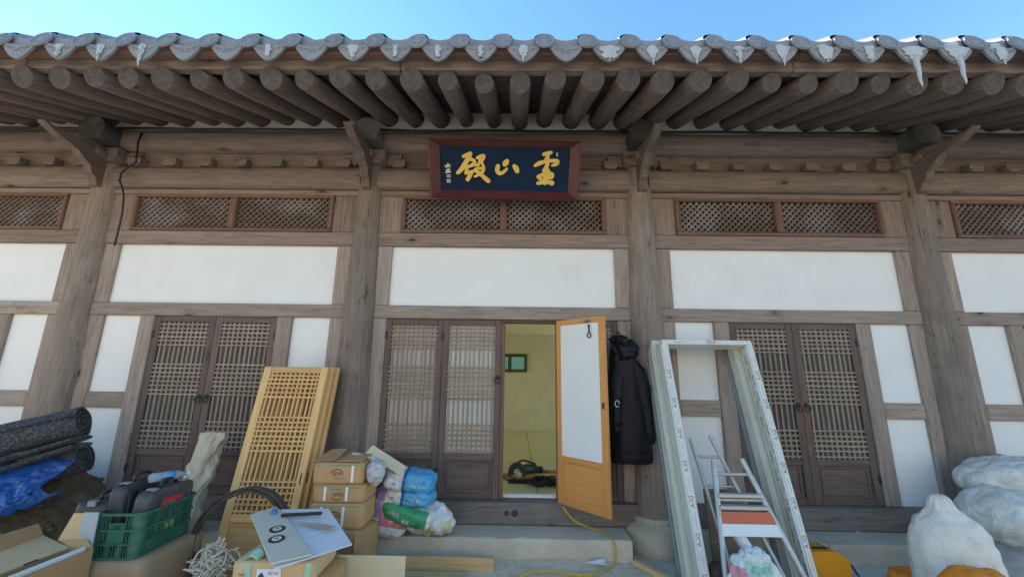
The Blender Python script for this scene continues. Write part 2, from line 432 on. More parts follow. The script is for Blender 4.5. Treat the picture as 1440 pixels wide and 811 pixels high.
# foundation stones under each bay
FR = -.43
for bi, bx in enumerate((-6.4, -3.2, 0, 3.2, 6.4)):
    a, b = bx - 1.24, bx + 1.24
    cuts = [a, bx - .2, b] if bi in (1, 3) else [a, b]
    for k in range(len(cuts) - 1):
        ln = cuts[k + 1] - cuts[k] - .008; m = MB(); rs = Vector((bi * 5.0, k * 3.0, 1))
        def pt(x, y, z, rs=rs):
            q = Vector((x, y, z)); r = noise.noise(q * 5 + rs) * .007 + noise.noise(q * 17 + rs) * .0035
            e = min(1, max(0, (.03 - (Z_ST - z)) / .03)) * min(1, max(0, (.03 - (y - FR)) / .03)); chip = max(0, noise.noise(Vector((x * 6, 0, 9)) + rs)) * .018 * e + .004 * e
            return (x, y + (chip + r if y < FR + .05 else 0), z - (chip if z > .1 else 0) + (r * .5 if z > .1 else 0))
        X_ = lambda u: cuts[k] + .004 + ln * u
        D_ = .63; nx = int(ln / .022)
        m.grid(lambda u, v: pt(X_(u), FR, Z_ST * v), nx, 9); m.grid(lambda u, v: pt(X_(u), FR + D_ * v ** 1.6, Z_ST), nx, 12)
        for u0 in (0, 1): m.grid(lambda u, v: pt(X_(u0), FR + D_ * u ** 1.6, Z_ST * v), 12, 9)
        weld(m.build('foundation_stone', STONE, hall), .002).data.set_sharp_from_angle(angle=R(50))
# low ledge of mortar along the right hand stones
def prof_col(x, seed):
    r0, r1 = .222, .150; m = MB(); n = 28; seg = 26; z0, z1 = .30, 4.06
    def fn(u, v):
        t = 2 * math.pi * u; z = z0 + (z1 - z0) * v; r = r0 + (r1 - r0) * v ** .85
        q = Vector((math.cos(t) * 1.2, math.sin(t) * 1.2, z * .5 + seed * 9)); r += .010 * noise.noise(q) + .004 * noise.noise(q * 4)
        return (r * math.cos(t), r * math.sin(t), z)
    m.grid(fn, n, seg, None, True); m.f += [tuple(range(n)), tuple(range((seg - 1) * n, seg * n))]; m.mi += [0, 0]
    m.build('column', WC('z'), hall, (x, 0, 0), True, angle=60)
    p = MB(); p.lathe([(.36, 0), (.375, .08), (.37, .17), (.325, .235), (.275, .262), (.28, .285), (.268, .305), (.245, .31)], 32)
    p.build('plinth', PLINTH, hall, (x, 0, 0), True, angle=40)
for i, x in enumerate(COLX): prof_col(x, i + 1)

# wall frame, bay by bay
def knobby(name, *a, **k): return beam(name, *a, **k)
TRX = 1.19
diag = {}
def transom(bx):
    t = MB(); z0, z1 = Z_U1 + .002, Z_T1
    # frame pieces
    for nm, x0, x1, a, b in (('transom_rail', -TRX, TRX, z0, z0 + .035), ('transom_rail', -TRX, TRX, z1 - .035, z1), ):
        beam(nm, bx + x0, bx + x1, -.075, .03, a, b, WT('x'), hall, .006)
    for c, w_ in ((-TRX + .02, .045), (0, .085), (TRX - .02, .045)):
        beam('transom_stile', bx + c - w_ / 2, bx + c + w_ / 2, -.085, .03, z0 + .037, z1 - .037, WT('z'), hall, .012)
    if 'm' not in diag:
        m = MB(); h = z1 - z0 - .07; wd = TRX - .045 - .045; pitch = .072
        for sg in (1, -1):
            k = -int(wd / pitch) - 10
            while k * pitch < wd + h:
                # line x = c + sg*z , clip to [0,wd]
                c = k * pitch if sg == 1 else k * pitch + h
                zs = []
                for z in (0, h): zs.append(z)
                za, zb = 0.0, h
                if sg == 1:
                    za = max(za, -c); zb = min(zb, wd - c)
                else:
                    za = max(za, c - wd); zb = min(zb, c)
                if zb - za > .02:
                    pa = Vector((c + sg * za, 0, za)); pb = Vector((c + sg * zb, 0, zb)); d = (pb - pa).normalized(); L = (pb - pa).length
                    n = Vector((0, 1, 0)); x = n.cross(d); yo = -.006 if sg == 1 else .006
                    Mx = Matrix(((x.x, n.x, d.x, pa.x), (x.y, n.y, d.y, pa.y + yo), (x.z, n.z, d.z, pa.z), (0, 0, 0, 1)))
                    m.box(-.010, .010, -.012, .012, 0, L, Mx)
                k += 1
        diag['m'] = m; diag['w'] = wd
    for s_ in (-1, 1):
        x0 = bx + (-TRX + .0425 if s_ < 0 else .0425)
        if 'me' not in diag:
            o = diag['m'].build('diagonal_lattice', wood('transom_lattice', (.07, .046, .038), (.185, .13, .108), 'x', 0, .85), hall, (x0, -.02, z0 + .035)); diag['me'] = o.data
        else: o = share(diag['me'], 'diagonal_lattice', hall, (x0, -.02, z0 + .035))
        stuff(o)
    beam('transom_backing', bx - TRX + .01, bx + TRX - .01, .035, .06, z0 + .01, z1 - .01, DARK, hall, 0)  # dark board added behind the lattice to stop light leaking through
for bi, bx in enumerate((-6.4, -3.2, 0, 3.2, 6.4)):
    L, Rr = bx - 1.6 + .10, bx + 1.6 - .10      # members run into the columns
    centre = bi == 2
    beam('sill_beam', L, Rr, -.125, .13, Z_ST + .002, Z_SILL, WS('x'), hall, .012)
    beam('middle_rail', L, Rr, -.05, .06, Z_M0, Z_M1, W('x'), hall)
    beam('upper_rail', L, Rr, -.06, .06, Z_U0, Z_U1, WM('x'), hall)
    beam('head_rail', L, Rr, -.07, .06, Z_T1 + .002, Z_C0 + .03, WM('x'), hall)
    for s_ in (-1, 1):
        xi = 1.281
        x0, x1 = sorted((bx + s_ * xi, bx + s_ * 1.46))
        beam('wall_post', x0, x1, -.045, .055, Z_SILL + .002, Z_M0 - .002, W('z'), hall)
        beam('wall_post', x0, x1, -.045, .055, Z_M1 + .002, Z_U0 - .002, W('z'), hall)
        x0, x1 = sorted((bx + s_ * (TRX + .002), bx + s_ * 1.46))
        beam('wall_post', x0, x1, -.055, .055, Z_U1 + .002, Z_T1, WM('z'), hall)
    beam('plaster_panel', bx - 1.28, bx + 1.28, -.008, .04, Z_M1 + .001, Z_U0 - .001, PLASTER, hall, 0)
    transom(bx)
    if not centre:
        for s_ in (-1, 1):
            x0, x1 = sorted((bx + s_ * .694, bx + s_ * .854))
            beam('door_post', x0, x1, -.05, .055, Z_SILL + .002, Z_M0 - .002, W('z'), hall)
            x0, x1 = sorted((bx + s_ * .856, bx + s_ * 1.279))
            beam('cross_rail', x0, x1, -.04, .05, 1.244, 1.408, W('x'), hall)
            beam('plaster_panel', x0, x1, -.008, .04, 1.409, Z_M0 - .001, PLASTER, hall, 0)
            beam('plaster_panel', x0, x1, -.008, .04, Z_SILL + .001, 1.243, PLASTER, hall, 0)
    # tie beam, bearing blocks, recessed strip, purlin
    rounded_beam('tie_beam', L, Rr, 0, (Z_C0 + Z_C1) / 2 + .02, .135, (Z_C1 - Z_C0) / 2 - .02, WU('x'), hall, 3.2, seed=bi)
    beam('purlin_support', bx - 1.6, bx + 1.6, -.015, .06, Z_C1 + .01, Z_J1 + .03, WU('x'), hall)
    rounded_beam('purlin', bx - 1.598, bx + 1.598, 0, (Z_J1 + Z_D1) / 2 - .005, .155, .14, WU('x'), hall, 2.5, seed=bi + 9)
    for k in range(-3, 4):
        X = bx + k * .43 + (.02 if bi != 2 else 0)
        if abs(X - bx) > 1.25: X = bx + math.copysign(1.27, k)
        m = MB(); z0 = Z_C1 - .003
        m.prism([(-.055, z0), (.055, z0), (.08, z0 + .035), (.08, z0 + .095), (-.08, z0 + .095), (-.08, z0 + .035)], -.115, -.017)
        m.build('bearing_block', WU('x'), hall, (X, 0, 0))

for x_, r_ in ((.09, .026), (.17, .034)):  # dark discs painted in for the shade inside two sill holes
    MB().lathe([(r_, 0), (r_ * .95, .004), (r_ * .5, .007), (.001, .008)], 14, Matrix.Translation((x_, -.1245, .31)) @ rotX).build('dark_hole_disc', DARK, hall, None, True)
# lattice doors
LH = 1.835
barm = {}
def bar_mesh(L, axis, key, mat):
    k = (round(L, 3), axis, key)
    if k not in barm:
        m = MB(); wv = .0085
        if axis == 'z': m.box(-wv, wv, -.009, .014, 0, L, None, .002)
        else: m.box(0, L, -.011, .016, -wv, wv, None, .002)
        o = m.build('lattice_bar', mat); barm[k] = o.data; bpy.data.objects.remove(o)
    return barm[k]
def leaf(parent, loc, w_, h, fw, bw, paper, name='door', rz=0, nb=10, h0=0.0, paper_back=True, panel=True, stile=.062, key='a'):
    """one door leaf, origin at its lower left corner, front towards -Y"""
    z_p0, z_p1, z_l0 = .065, .37, .435
    z_l1 = h - .062
    f = MB(); T = .045
    f.box(0, stile, 0, T, 0, h, None, .005).box(w_ - stile, w_, 0, T, 0, h, None, .005)
    d = f.build(name, fw('z'), parent, loc, rot=(0, 0, rz))
    for a, b in ((0.001, z_p0), (z_p1, z_l0), (z_l1, h - .001)):
        beam('rail', stile + .001, w_ - stile - .001, .002, T - .002, a, b, fw('x'), d, .005)
    # bead round the lattice
    if panel:
        beam('wood_panel', stile + .001, w_ - stile - .001, .022, .034, z_p0 - .01, z_p1 + .01, fw('x'), d, 0)
        bx0, bx1 = stile + .03, w_ - stile - .03
        m = MB()
        for r_ in ((bx0, bx1, z_p0 + .02, z_p0 + .034), (bx0, bx1, z_p1 - .034, z_p1 - .02), (bx0, bx0 + .014, z_p0 + .035, z_p1 - .035), (bx1 - .014, bx1, z_p0 + .035, z_p1 - .035)):
            m.box(r_[0], r_[1], .012, .024, r_[2], r_[3], None, .003)
        m.build('panel_moulding', fw('x'), d)
    if paper: beam('paper', stile + .001, w_ - stile - .001, .031, .035, z_l0 - .01, z_l1 + .01, paper, d, 0)
    x0, x1 = stile, w_ - stile
    for k in range(nb):
        X = x0 + (x1 - x0) * (k + .5) / nb
        share(bar_mesh(z_l1 - z_l0 + .01, 'z', key, bw('z')), 'lattice_bar', d, (X + random.uniform(-.0025, .0025), .019, z_l0 - .005), (0, random.uniform(-.003, .003), 0))
    H_ = z_l1 - z_l0
    rows = [1 - .020 - .034 * i for i in range(6)] + [.655 - .0345 * i for i in range(8)] + [.02 + .0375 * i for i in range(6)]
    for q in rows:
        share(bar_mesh(x1 - x0 + .004, 'x', key, bw('x')), 'lattice_bar', d, (x0 - .002, .013, z_l0 + H_ * q + random.uniform(-.003, .003)), (0, random.uniform(-.005, .005), 0))
    return d
def hinge(d, x, z): MB().box(-.012, .012, -.012, .002, -.04, .04, None, .003).build('hinge', IRON, d, (x, 0, z))
def ring(d, x, z, y=-.012, r=.032):
    m = MB(); m.tube([(r * math.cos(t * math.pi / 9), -.014, r * math.sin(t * math.pi / 9) - r) for t in range(18)], .006, 6, closed=True)
    m.lathe([(.022, 0), (.02, .006), (.008, .012), (.008, .02)], 12, Matrix.Rotation(R(90), 4, 'X'))
    m.build('ring_handle', IRON, d, (x, y, z), True, angle=40)
ZD = Z_SILL + .003
lw = .6405
for k, pm in ((0, OLDP2), (1, OLDP3), (3, OLDP2)):
    d = leaf(hall, (-1.2805 + k * lw, -.032, ZD), lw - .003, LH, WD, WB, pm, key='c')
    if k == 0: hinge(d, .006, LH - .18); hinge(d, lw - .008, LH - .18); hinge(d, lw - .008, .25)
    if k == 1: ring(d, lw - .03, LH - .62)
for bx in (-6.4, -3.2, 3.2, 6.4):
    for s_ in (0, 1):
        if bx > 6 and s_ == 0: continue
        d = leaf(hall, (bx - .692 + s_ * .692, -.032, ZD), .690, LH, WD, WB, OLDP, key='s', stile=.075)
        hinge(d, .006 if s_ == 0 else .684, LH - .2); hinge(d, .006 if s_ == 0 else .684, .25)
        ring(d, .65 if s_ == 0 else .04, LH * .53)
d = leaf(hall, (6.4 - .69, -.05, ZD), .690, LH, WD, WB, OLDP, key='s', rz=R(-24), stile=.075)
hinge(d, .006, LH - .2); hinge(d, .006, .25)
# door frame round the centre opening
beam('door_jamb', -.004, .042, -.012, .10, ZD, Z_M0 - .032, WT('z'), hall, .004)
beam('door_jamb', .604, .640, .02, .10, ZD, Z_M0 - .032, WT('z'), hall, .004)
beam('door_head', -.004, .644, -.012, .10, Z_M0 - .030, Z_M0 - .001, WD('x'), hall, .004)
beam('threshold', .043, .603, .05, .10, ZD, ZD + .03, WHITEP, hall, .003)

# the open leaf: orange pine, papered inside face towards the yard
th = R(133)                                         # swung out past square
od = empty('open_leaf_pivot'); bpy.data.objects.remove(od)
f = MB(); w_, h = .622, LH + .005; st = .070; T = .042
f.box(0, st, 0, T, 0, h, None, .006).box(w_ - st, w_, 0, T, 0, h, None, .006)
hx = P(782, 580, Y=-.075)
odoor = f.build('door', WO('z'), hall, (hx.x + .006, -.075, ZD - .012), rot=(0, 0, -R(47)))
odoor['label'] = 'open orange pine door leaf with white papered inside face'
beam('rail', st + .001, w_ - st - .001, .002, T - .002, .001, .075, WO('x'), odoor, .006)
beam('rail', st + .001, w_ - st - .001, .002, T - .002, .40, .465, WO('x'), odoor, .006)
beam('rail', st + .001, w_ - st - .001, .002, T - .002, h - .065, h - .001, WO('x'), odoor, .006)
beam('wood_panel', st - .004, w_ - st + .004, .016, .03, .07, .405, WO('x'), odoor, 0)
beam('paper', st - .003, w_ - st + .003, .001, .012, .462, h - .062, PAPER, odoor, 0)
m = MB(); m.box(-.008, .008, -.006, .002, -.03, .03, None, .003); m.tube([(0, -.008, .028), (0, -.018, .01), (0, -.016, -.02), (0, -.006, -.03)], .005, 6)
m.build('latch', IRON, odoor, (w_ - .03, 0, .98))
m = MB(); r = .024
m.tube([(r * math.cos(t * math.pi / 10), 0, r * math.sin(t * math.pi / 10)) for t in range(20)], .0055, 6, closed=True)
m.tube([(-.004, 0, r), (-.004, -.004, r + .07)], .004, 6); m.tube([(.006, 0, r), (.006, -.004, r + .07)], .004, 6); m.tube([(0, 0, r + .055), (0, -.004, r + .085)], .010, 8)
m.build('hook', IRON, odoor, (w_ - st - .10, -.012, h - .185), True, angle=40)

# capital, wing bracket and beam head on every column
for i, x in enumerate(COLX):
    m = MB()
    m.prism([(-.14, 4.062), (.14, 4.062), (.19, 4.13), (.19, 4.235), (-.19, 4.235), (-.19, 4.13)], -.19, .19)
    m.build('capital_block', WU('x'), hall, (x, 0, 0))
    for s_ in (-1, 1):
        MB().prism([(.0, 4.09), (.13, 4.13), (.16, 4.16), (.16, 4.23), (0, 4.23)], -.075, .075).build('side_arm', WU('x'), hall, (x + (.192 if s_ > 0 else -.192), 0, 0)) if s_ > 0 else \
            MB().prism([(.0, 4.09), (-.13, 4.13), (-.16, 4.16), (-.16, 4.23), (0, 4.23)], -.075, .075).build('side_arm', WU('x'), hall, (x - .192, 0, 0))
    # wing: profile in (Y, Z)
    lower = [(-.12, 3.72), (-.20, 3.75), (-.23, 3.83), (-.28, 3.86), (-.31, 3.94), (-.39, 3.985), (-.46, 4.04), (-.56, 4.07), (-.67, 4.09), (-.80, 4.15)]
    upper = [(-.815, 4.17), (-.72, 4.16), (-.60, 4.155), (-.48, 4.175), (-.38, 4.205), (-.26, 4.225), (-.12, 4.23)]
    m = MB(); m.prism(lower + upper, -.045, .045, None, 'x')
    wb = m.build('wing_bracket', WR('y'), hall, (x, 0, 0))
    # small stepped block under the wing
    MB().box(-.075, .075, -.30, -.19, 4.10, 4.18, None, .012).build('cross_block', WU('x'), hall, (x, 0, 0))
    m = MB(); pr_ = arc(0, 4.385, .155, -20, 200, 14)
    m.prism(pr_ + [(-.12, 4.265), (.12, 4.265)], -.36, .1); m.build('beam_head', wood('beam_end_wood', (.035, .036, .034), (.085, .08, .072), 'y', 0, .9), hall, (x, 0, 0))

# rafters
RSP = .32; TIPY, INY = -1.365, .75
SL = math.tan(R(21.4)); zt = 4.208                      # rafter axis height at the tip
rmes = []
for v in range(6):
    m = MB(); n = 18; seg = 10; L = (INY - TIPY) / math.cos(math.atan(SL))
    def fn(u, q, v=v):
        t = 2 * math.pi * u; r = .100 + .010 * math.sin(v * 2.1) + .008 * noise.noise(Vector((q * 2.2, v * 5, 0)))
        r += .005 * noise.noise(Vector((math.cos(t), math.sin(t), q * 3 + v * 11)))
        if q == 0: r *= .93
        ox = .014 * noise.noise(Vector((q * 1.5, v * 3.3, 1))); oz = .010 * noise.noise(Vector((q * 1.5, v * 3.3, 5)))
        return (r * math.cos(t) + ox, (q if q > 0 else -.004) * L, r * math.sin(t) + oz)
    m.grid(fn, n, seg, None, True); m.f += [tuple(range(n)), tuple(range((seg - 1) * n, seg * n))]; m.mi += [1, 0]
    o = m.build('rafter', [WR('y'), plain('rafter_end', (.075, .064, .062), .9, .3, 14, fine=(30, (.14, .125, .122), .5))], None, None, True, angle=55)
    rmes.append(o.data); bpy.data.objects.remove(o)
for k in range(-23, 23):
    X = .172 + k * RSP + random.uniform(-.013, .013)
    share(rmes[random.randrange(6)], 'rafter', hall, (X, TIPY + random.uniform(-.03, .03), zt + random.uniform(-.008, .008)), (math.atan(SL) + random.uniform(-.006, .006), 0, random.uniform(-.008, .008)))
# plaster between the rafters, boards over them
for bx in (-6.4, -3.2, 0, 3.2, 6.4):
    beam('eave_plaster', bx - 1.6, bx + 1.6, -.03, .02, Z_D1 - .05, 5.0, PLASTER, hall, 0)
sb = [0]
x = -7.6
while x < 7.6:
    xb = x + .235; m = MB()
    z0 = zt + .108
    m.add([(x + .002, TIPY + .03, z0 + .03 * SL), (xb - .002, TIPY + .03, z0 + .03 * SL), (xb - .002, .7, z0 + (.7 - TIPY) * SL), (x + .002, .7, z0 + (.7 - TIPY) * SL)] +
          [(x + .002, TIPY + .03, z0 + .03 * SL + .03), (xb - .002, TIPY + .03, z0 + .03 * SL + .03), (xb - .002, .7, z0 + (.7 - TIPY) * SL + .03), (x + .002, .7, z0 + (.7 - TIPY) * SL + .03)],
          [(0, 1, 2, 3), (7, 6, 5, 4), (0, 4, 5, 1), (1, 5, 6, 2), (2, 6, 7, 3), (3, 7, 4, 0)])
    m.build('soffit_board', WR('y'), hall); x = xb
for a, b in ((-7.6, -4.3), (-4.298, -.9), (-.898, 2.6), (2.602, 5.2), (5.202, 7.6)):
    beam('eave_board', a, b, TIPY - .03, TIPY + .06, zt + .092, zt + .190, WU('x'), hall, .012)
    beam('tile_batten', a, b, -1.478, -1.40, zt + .18, zt + .27, WT('x'), hall, .006)

# tiles
TY = -1.515; X0 = P(706.3, 59.5, Y=TY).x; TSP = P(765.9, 59.5, Y=TY).x - X0; TZ = P(706, 59.5, Y=TY).z
RT = .078; SLT = math.tan(R(33))
def tile_end():
    m = MB(); n = 24; DM = Matrix.Rotation(R(-21), 4, 'X') @ Matrix.Diagonal((1.04, 1, 1.34, 1)) @ Matrix.Rotation(R(90), 4, 'X')
    m.lathe([(RT, 0), (RT, .018), (RT - .012, .018), (RT - .016, .010), (.028, .010), (.024, .016), (.0005, .018)], n, DM)
    # lotus petals pressed on the disc
    for k in range(8):
        a = k * math.pi / 4
        m.lathe([(.013, 0), (.010, .006), (.0005, .008)], 8, Matrix.Rotation(R(-21), 4, 'X') @ Matrix.Diagonal((1.04, 1, 1.34, 1)) @ Matrix.Translation((.043 * math.cos(a), -.010, .043 * math.sin(a))) @ Matrix.Rotation(R(90), 4, 'X'))
    def fn(u, v):
        t = math.pi * (-.08 + 1.16 * u); y = .012 + v * .42
        rr = RT + .010
        return (rr * math.cos(t), y + .05 * max(0, math.sin(t)), .045 + rr * math.sin(t) * 1.15 + v * .42 * SLT)
    m.grid(fn, 13, 4)
    def fn2(u, v):
        t = math.pi * (-.08 + 1.16 * u); y = .42 + v * 3.9
        st = .010 * ((v * 12) % 1.0)
        rr = RT + .004 - st
        return (rr * math.cos(t), y, rr * math.sin(t) + .05 + .42 * SLT + (y - .42) * math.tan(R(33)) - .012)
    m.grid(fn2, 9, 25)
    o = m.build('round_tile', TILE, None, None, True, angle=40); d_ = o.data; bpy.data.objects.remove(o); return d_
def drip_tile():
    m = MB(); hw = TSP / 2 - .045; n = 16
    # hanging plate: curved top edge, pointed lower edge
    top = [(-hw + 2 * hw * i / n, .012 + .030 * (abs(2 * i / n - 1) ** 2)) for i in range(n + 1)]
    bot = [(-hw + 2 * hw * i / n, -.125 + .125 * abs(2 * i / n - 1) ** 1.75 ) for i in range(n + 1)]
    vs = []; fs = []
    for i in range(n + 1):
        for (x_, z_) in (top[i], bot[i]):
            vs += [(x_, -.010, z_), (x_, .010, z_)]
    for i in range(n):
        a, b = i * 4, (i + 1) * 4
        fs += [(a, b, b + 2, a + 2), (a + 1, a + 3, b + 3, b + 1), (a, a + 1, b + 1, b), (a + 2, b + 2, b + 3, a + 3)]
    fs += [(0, 2, 3, 1), (n * 4, n * 4 + 1, n * 4 + 3, n * 4 + 2)]
    m.add(vs, fs)
    # raised arabesque on the plate
    for s_ in (-1, 1):
        m.tube([(s_ * (.035 + .022 * math.cos(t * .7)), -.012, -.03 + .018 * math.sin(t * .7)) for t in range(8)], .004, 5)
        m.tube([(s_ * (.085 + .015 * math.cos(t * .8)), -.012, -.012 + .011 * math.sin(t * .8)) for t in range(7)], .0035, 5)
    m.tube([(-.012, -.012, -.05), (0, -.012, -.035), (.012, -.012, -.05), (0, -.012, -.075)], .004, 5)
    o = m.build('drip_tile', TILE, None, None); d_ = o.data; bpy.data.objects.remove(o); return d_
def pan_tile():
    m = MB(); hw = TSP / 2 - .02
    # trough: thick front lip, rising to the sides
    def zc(u): return .022 + .062 * abs(2 * u - 1) ** 2.0
    def top_(u, v): y = .028 + v * .45; return (-hw + 2 * hw * u, y, zc(u) + .095 + (y - .028) * SLT - .03 * v)
    m.grid(top_, 13, 4)
    def front(u, v): return (-hw + 2 * hw * u, .028 - .006 * math.sin(v * math.pi), zc(u) + v * .095)
    m.grid(front, 13, 4)
    def under(u, v): y = .028 + v * .30; return (-hw + 2 * hw * u, y, zc(u) + v * .1)
    m.grid(under, 13, 2)
    def up2(u, v): y = .478 + v * 3.8; return (-hw + 2 * hw * u, y, zc(u) + .095 + .45 * SLT - .035 + (y - .478) * math.tan(R(33)))
    m.grid(up2, 7, 8)
    o = m.build('pan_tile', TILE, None, None, True, angle=40); d_ = o.data; bpy.data.objects.remove(o); return d_
te, dt, pt_ = tile_end(), drip_tile(), pan_tile()
KT = range(-15, 16)
for k in KT:
    X = X0 + k * TSP; j = random.uniform(-.006, .006)
    share(te, 'round_tile', hall, (X + j, TY, TZ + random.uniform(-.004, .004)), (0, random.uniform(-.05, .05), 0))
    Xd = X + TSP / 2
    zd = TZ - .073
    share(dt, 'drip_tile', hall, (Xd, TY - .004, zd + random.uniform(-.004, .004)), (R(3), random.uniform(-.025, .025), 0))
    share(pt_, 'pan_tile', hall, (Xd, TY, zd))
# roof body and back slope (casts the hall's shadow over the yard)
m = MB(); XE = 9.4
RY, RZ = 2.8, TZ + .4 * SLT + 3.9 * math.tan(R(33)) - .05
q = [(TY + .12, TZ - .06), (TY + .45, TZ + .22), (RY, RZ), (7.3, 4.6), (7.2, 4.45), (RY + .1, RZ - .35), (RY - .1, RZ - .35), (TY + .55, TZ + .10), (TY + .16, TZ - .09)]
m.prism(q, -XE, XE, None, 'x'); m.build('roof_deck', TILE, hall)
MB().box(-XE, XE, RY - .2, RY + .2, RZ - .1, RZ + .35, None, .05).build('ridge', TILE, hall)
# gable and back walls of the hall; unseen openings added to light the room
for s_ in (-1, 1):
    for y0, y1, z0, z1 in ((.1, .9, 0, 4.6), (2.7, 3.0, 0, 4.6), (4.9, 5.75, 0, 4.6), (.9, 2.7, 0, .4), (.9, 2.7, 2.5, 4.6), (3.0, 4.9, 0, .4), (3.0, 4.9, 2.5, 4.6)):
        beam('gable_wall', s_ * 8.1 - .06, s_ * 8.1 + .06, y0, y1, z0, z1, PLASTER, hall, 0)

# ------------------------------------------------------------------ the room behind the open door
WALLP = plain('olive_wallpaper', (.85, .83, .70), .85, .04, 3)
CEILP = plain('ceiling_paper', (.85, .83, .70), .85, .03, 3)
fm, ft, fb = newmat('oiled_floor_paper')
fc = ramp(ft, noise_n(ft, coords(ft, (1, 1, 1), False), 2.2, 4, .6), [(.3, (.60, .57, .30)), (.7, (.66, .63, .35))])
ft.links.new(fc, fb.inputs['Base Color']); fb.inputs['Roughness'].default_value = .35
BY = 5.6
ix0, ix1 = -8.0, 8.0
# floor paper sheets with their seams
ZF = Z_SILL - .01
fx = 0
struct(MB().box(ix0, ix1, .105, BY, ZF - .1, ZF - .004).build('room_floor', plain('floor_seam', (.22, .19, .06), .6, .1, 4)))
flo = bpy.data.objects['room_floor']
xs = [ix0, -6.5, -4.8, -3.1, -1.75, -.55, .42, 1.55, 2.9, 4.6, 6.3, ix1]; ys = [.11, 1.05, 1.9, 2.85, 3.75, 4.7, BY]
for a in range(len(xs) - 1):
    for b in range(len(ys) - 1):
        g = .006; MB().box(xs[a] + g, xs[a + 1] - g, ys[b] + g, ys[b + 1] - g, ZF - .003, ZF, None, .0).build('floor_sheet', fm, flo)
struct(MB().box(ix0, ix1, .08, BY, 2.64, 2.70).build('room_ceiling', CEILP))
wx0, wx1, wz0, wz1 = -.36, .44, 1.73, 2.17
m = MB()
for (a, b, c_, d_) in ((ix0, -7.4, ZF, 2.64), (-4.6, wx0, ZF, 2.64), (wx1, 1.45, ZF, 2.64), (4.2, 4.8, ZF, 2.64), (7.4, ix1, ZF, 2.64), (wx0, wx1, ZF, wz0), (wx0, wx1, wz1, 2.64), (-7.4, -4.6, 2.4, 2.64), (1.45, 4.2, 2.4, 2.64), (4.8, 7.4, 2.4, 2.64)):
    m.box(a, b, BY, BY + .12, c_, d_)
struct(m.build('room_wall_back', WALLP))  # wide gaps left in this wall are unseen, added to light the room
fw_ = plain('window_frame_wood', (.10, .095, .04), .6, .15, 6)
for a, b, c_, d_ in ((wx0, wx1, wz0, wz0 + .07), (wx0, wx1, wz1 - .07, wz1), (wx0, wx0 + .07, wz0 + .07, wz1 - .07), (wx1 - .07, wx1, wz0 + .07, wz1 - .07), (-.03, .05, wz0 + .07, wz1 - .07)):
    beam('window_frame', a, b, BY - .04, BY + .05, c_, d_, fw_, hall, .004)
for k in range(16):
    X = wx0 + .07 + (k + .5) * (wx1 - wx0 - .14) / 16
    beam('window_bar', X - .004, X + .004, BY - .005, BY + .012, wz0 + .07, wz1 - .07, fw_, hall, 0)
for k in range(7):
    z = wz0 + .07 + (k + .5) * (wz1 - wz0 - .14) / 7
    beam('window_bar', wx0 + .07, wx1 - .07, BY - .008, BY + .009, z - .004, z + .004, fw_, hall, 0)
gl, glt, glb = newmat('window_glass'); glb.inputs['Base Color'].default_value = (.05, .15, .15, 1); glb.inputs['Roughness'].default_value = .25
glb.inputs['Transmission Weight'].default_value = .9
MB().box(wx0 + .05, wx1 - .05, BY + .02, BY + .028, wz0 + .05, wz1 - .05).build('window_pane', gl, hall)
# ------------------------------------------------------------------ things on the hall
def origin(o, p):
    p = Vector(p); 
    if o.type == 'MESH': o.data.transform(Matrix.Translation(-p))
    for ch in o.children: ch.location = ch.location - p
    o.location = p; return o
def base(o):
    """origin to the middle of the lowest edge"""
    vs = [v.co for v in o.data.vertices]
    p = Vector(((min(v.x for v in vs) + max(v.x for v in vs)) / 2, (min(v.y for v in vs) + max(v.y for v in vs)) / 2, min(v.z for v in vs)))
    return origin(o, p)

# name plaque, tipped forward under the eaves
pBL, pBR, pTL, pTR = P(607, 277, Y=-.20), P(812, 281, Y=-.20), P(603, 195, Y=-.52), P(817, 199, Y=-.52)
ux = ((pBR - pBL) + (pTR - pTL)).normalized(); uyv = ((pTL + pTR) - (pBL + pBR)) / 2; uyv = uyv - ux * uyv.dot(ux); sh = uyv.length; uy = uyv.normalized(); un = ux.cross(uy)
sw = ((pBR - pBL).length + (pTR - pTL).length) / 2; sc = (pBL + pBR + pTL + pTR) / 4
SM = Matrix(((ux.x, uy.x, un.x, sc.x), (ux.y, uy.y, un.y, sc.y), (ux.z, uy.z, un.z, sc.z), (0, 0, 0, 1)))
plaque = empty('name_plaque'); plaque.matrix_world = SM
tag(plaque, 'navy wooden name board with three gold brush characters in a dark red frame', 'sign')
NAVY = plain('navy_paint', (.010, .026, .062), .7, .12, 5, bmp=.08, spec=.08); RED = plain('dark_red_lacquer', (.085, .016, .017), .45, .2, 5, bmp=.06)
GOLD = plain('gold_paint', (.72, .50, .12), .4, .08, 12, metallic=.15); SIG = plain('pale_paint', (.55, .55, .50), .6, .1, 10)
MB().box(-sw / 2 + .07, sw / 2 - .07, -sh / 2 + .05, sh / 2 - .05, -.03, 0).build('board', NAVY, plaque)
bw, bt, bb = .115, .075, .085
o4 = [(-sw / 2, -sh / 2), (sw / 2, -sh / 2), (sw / 2, sh / 2), (-sw / 2, sh / 2)]
i4 = [(-sw / 2 + bw, -sh / 2 + bb), (sw / 2 - bw, -sh / 2 + bb), (sw / 2 - bw, sh / 2 - bt), (-sw / 2 + bw, sh / 2 - bt)]
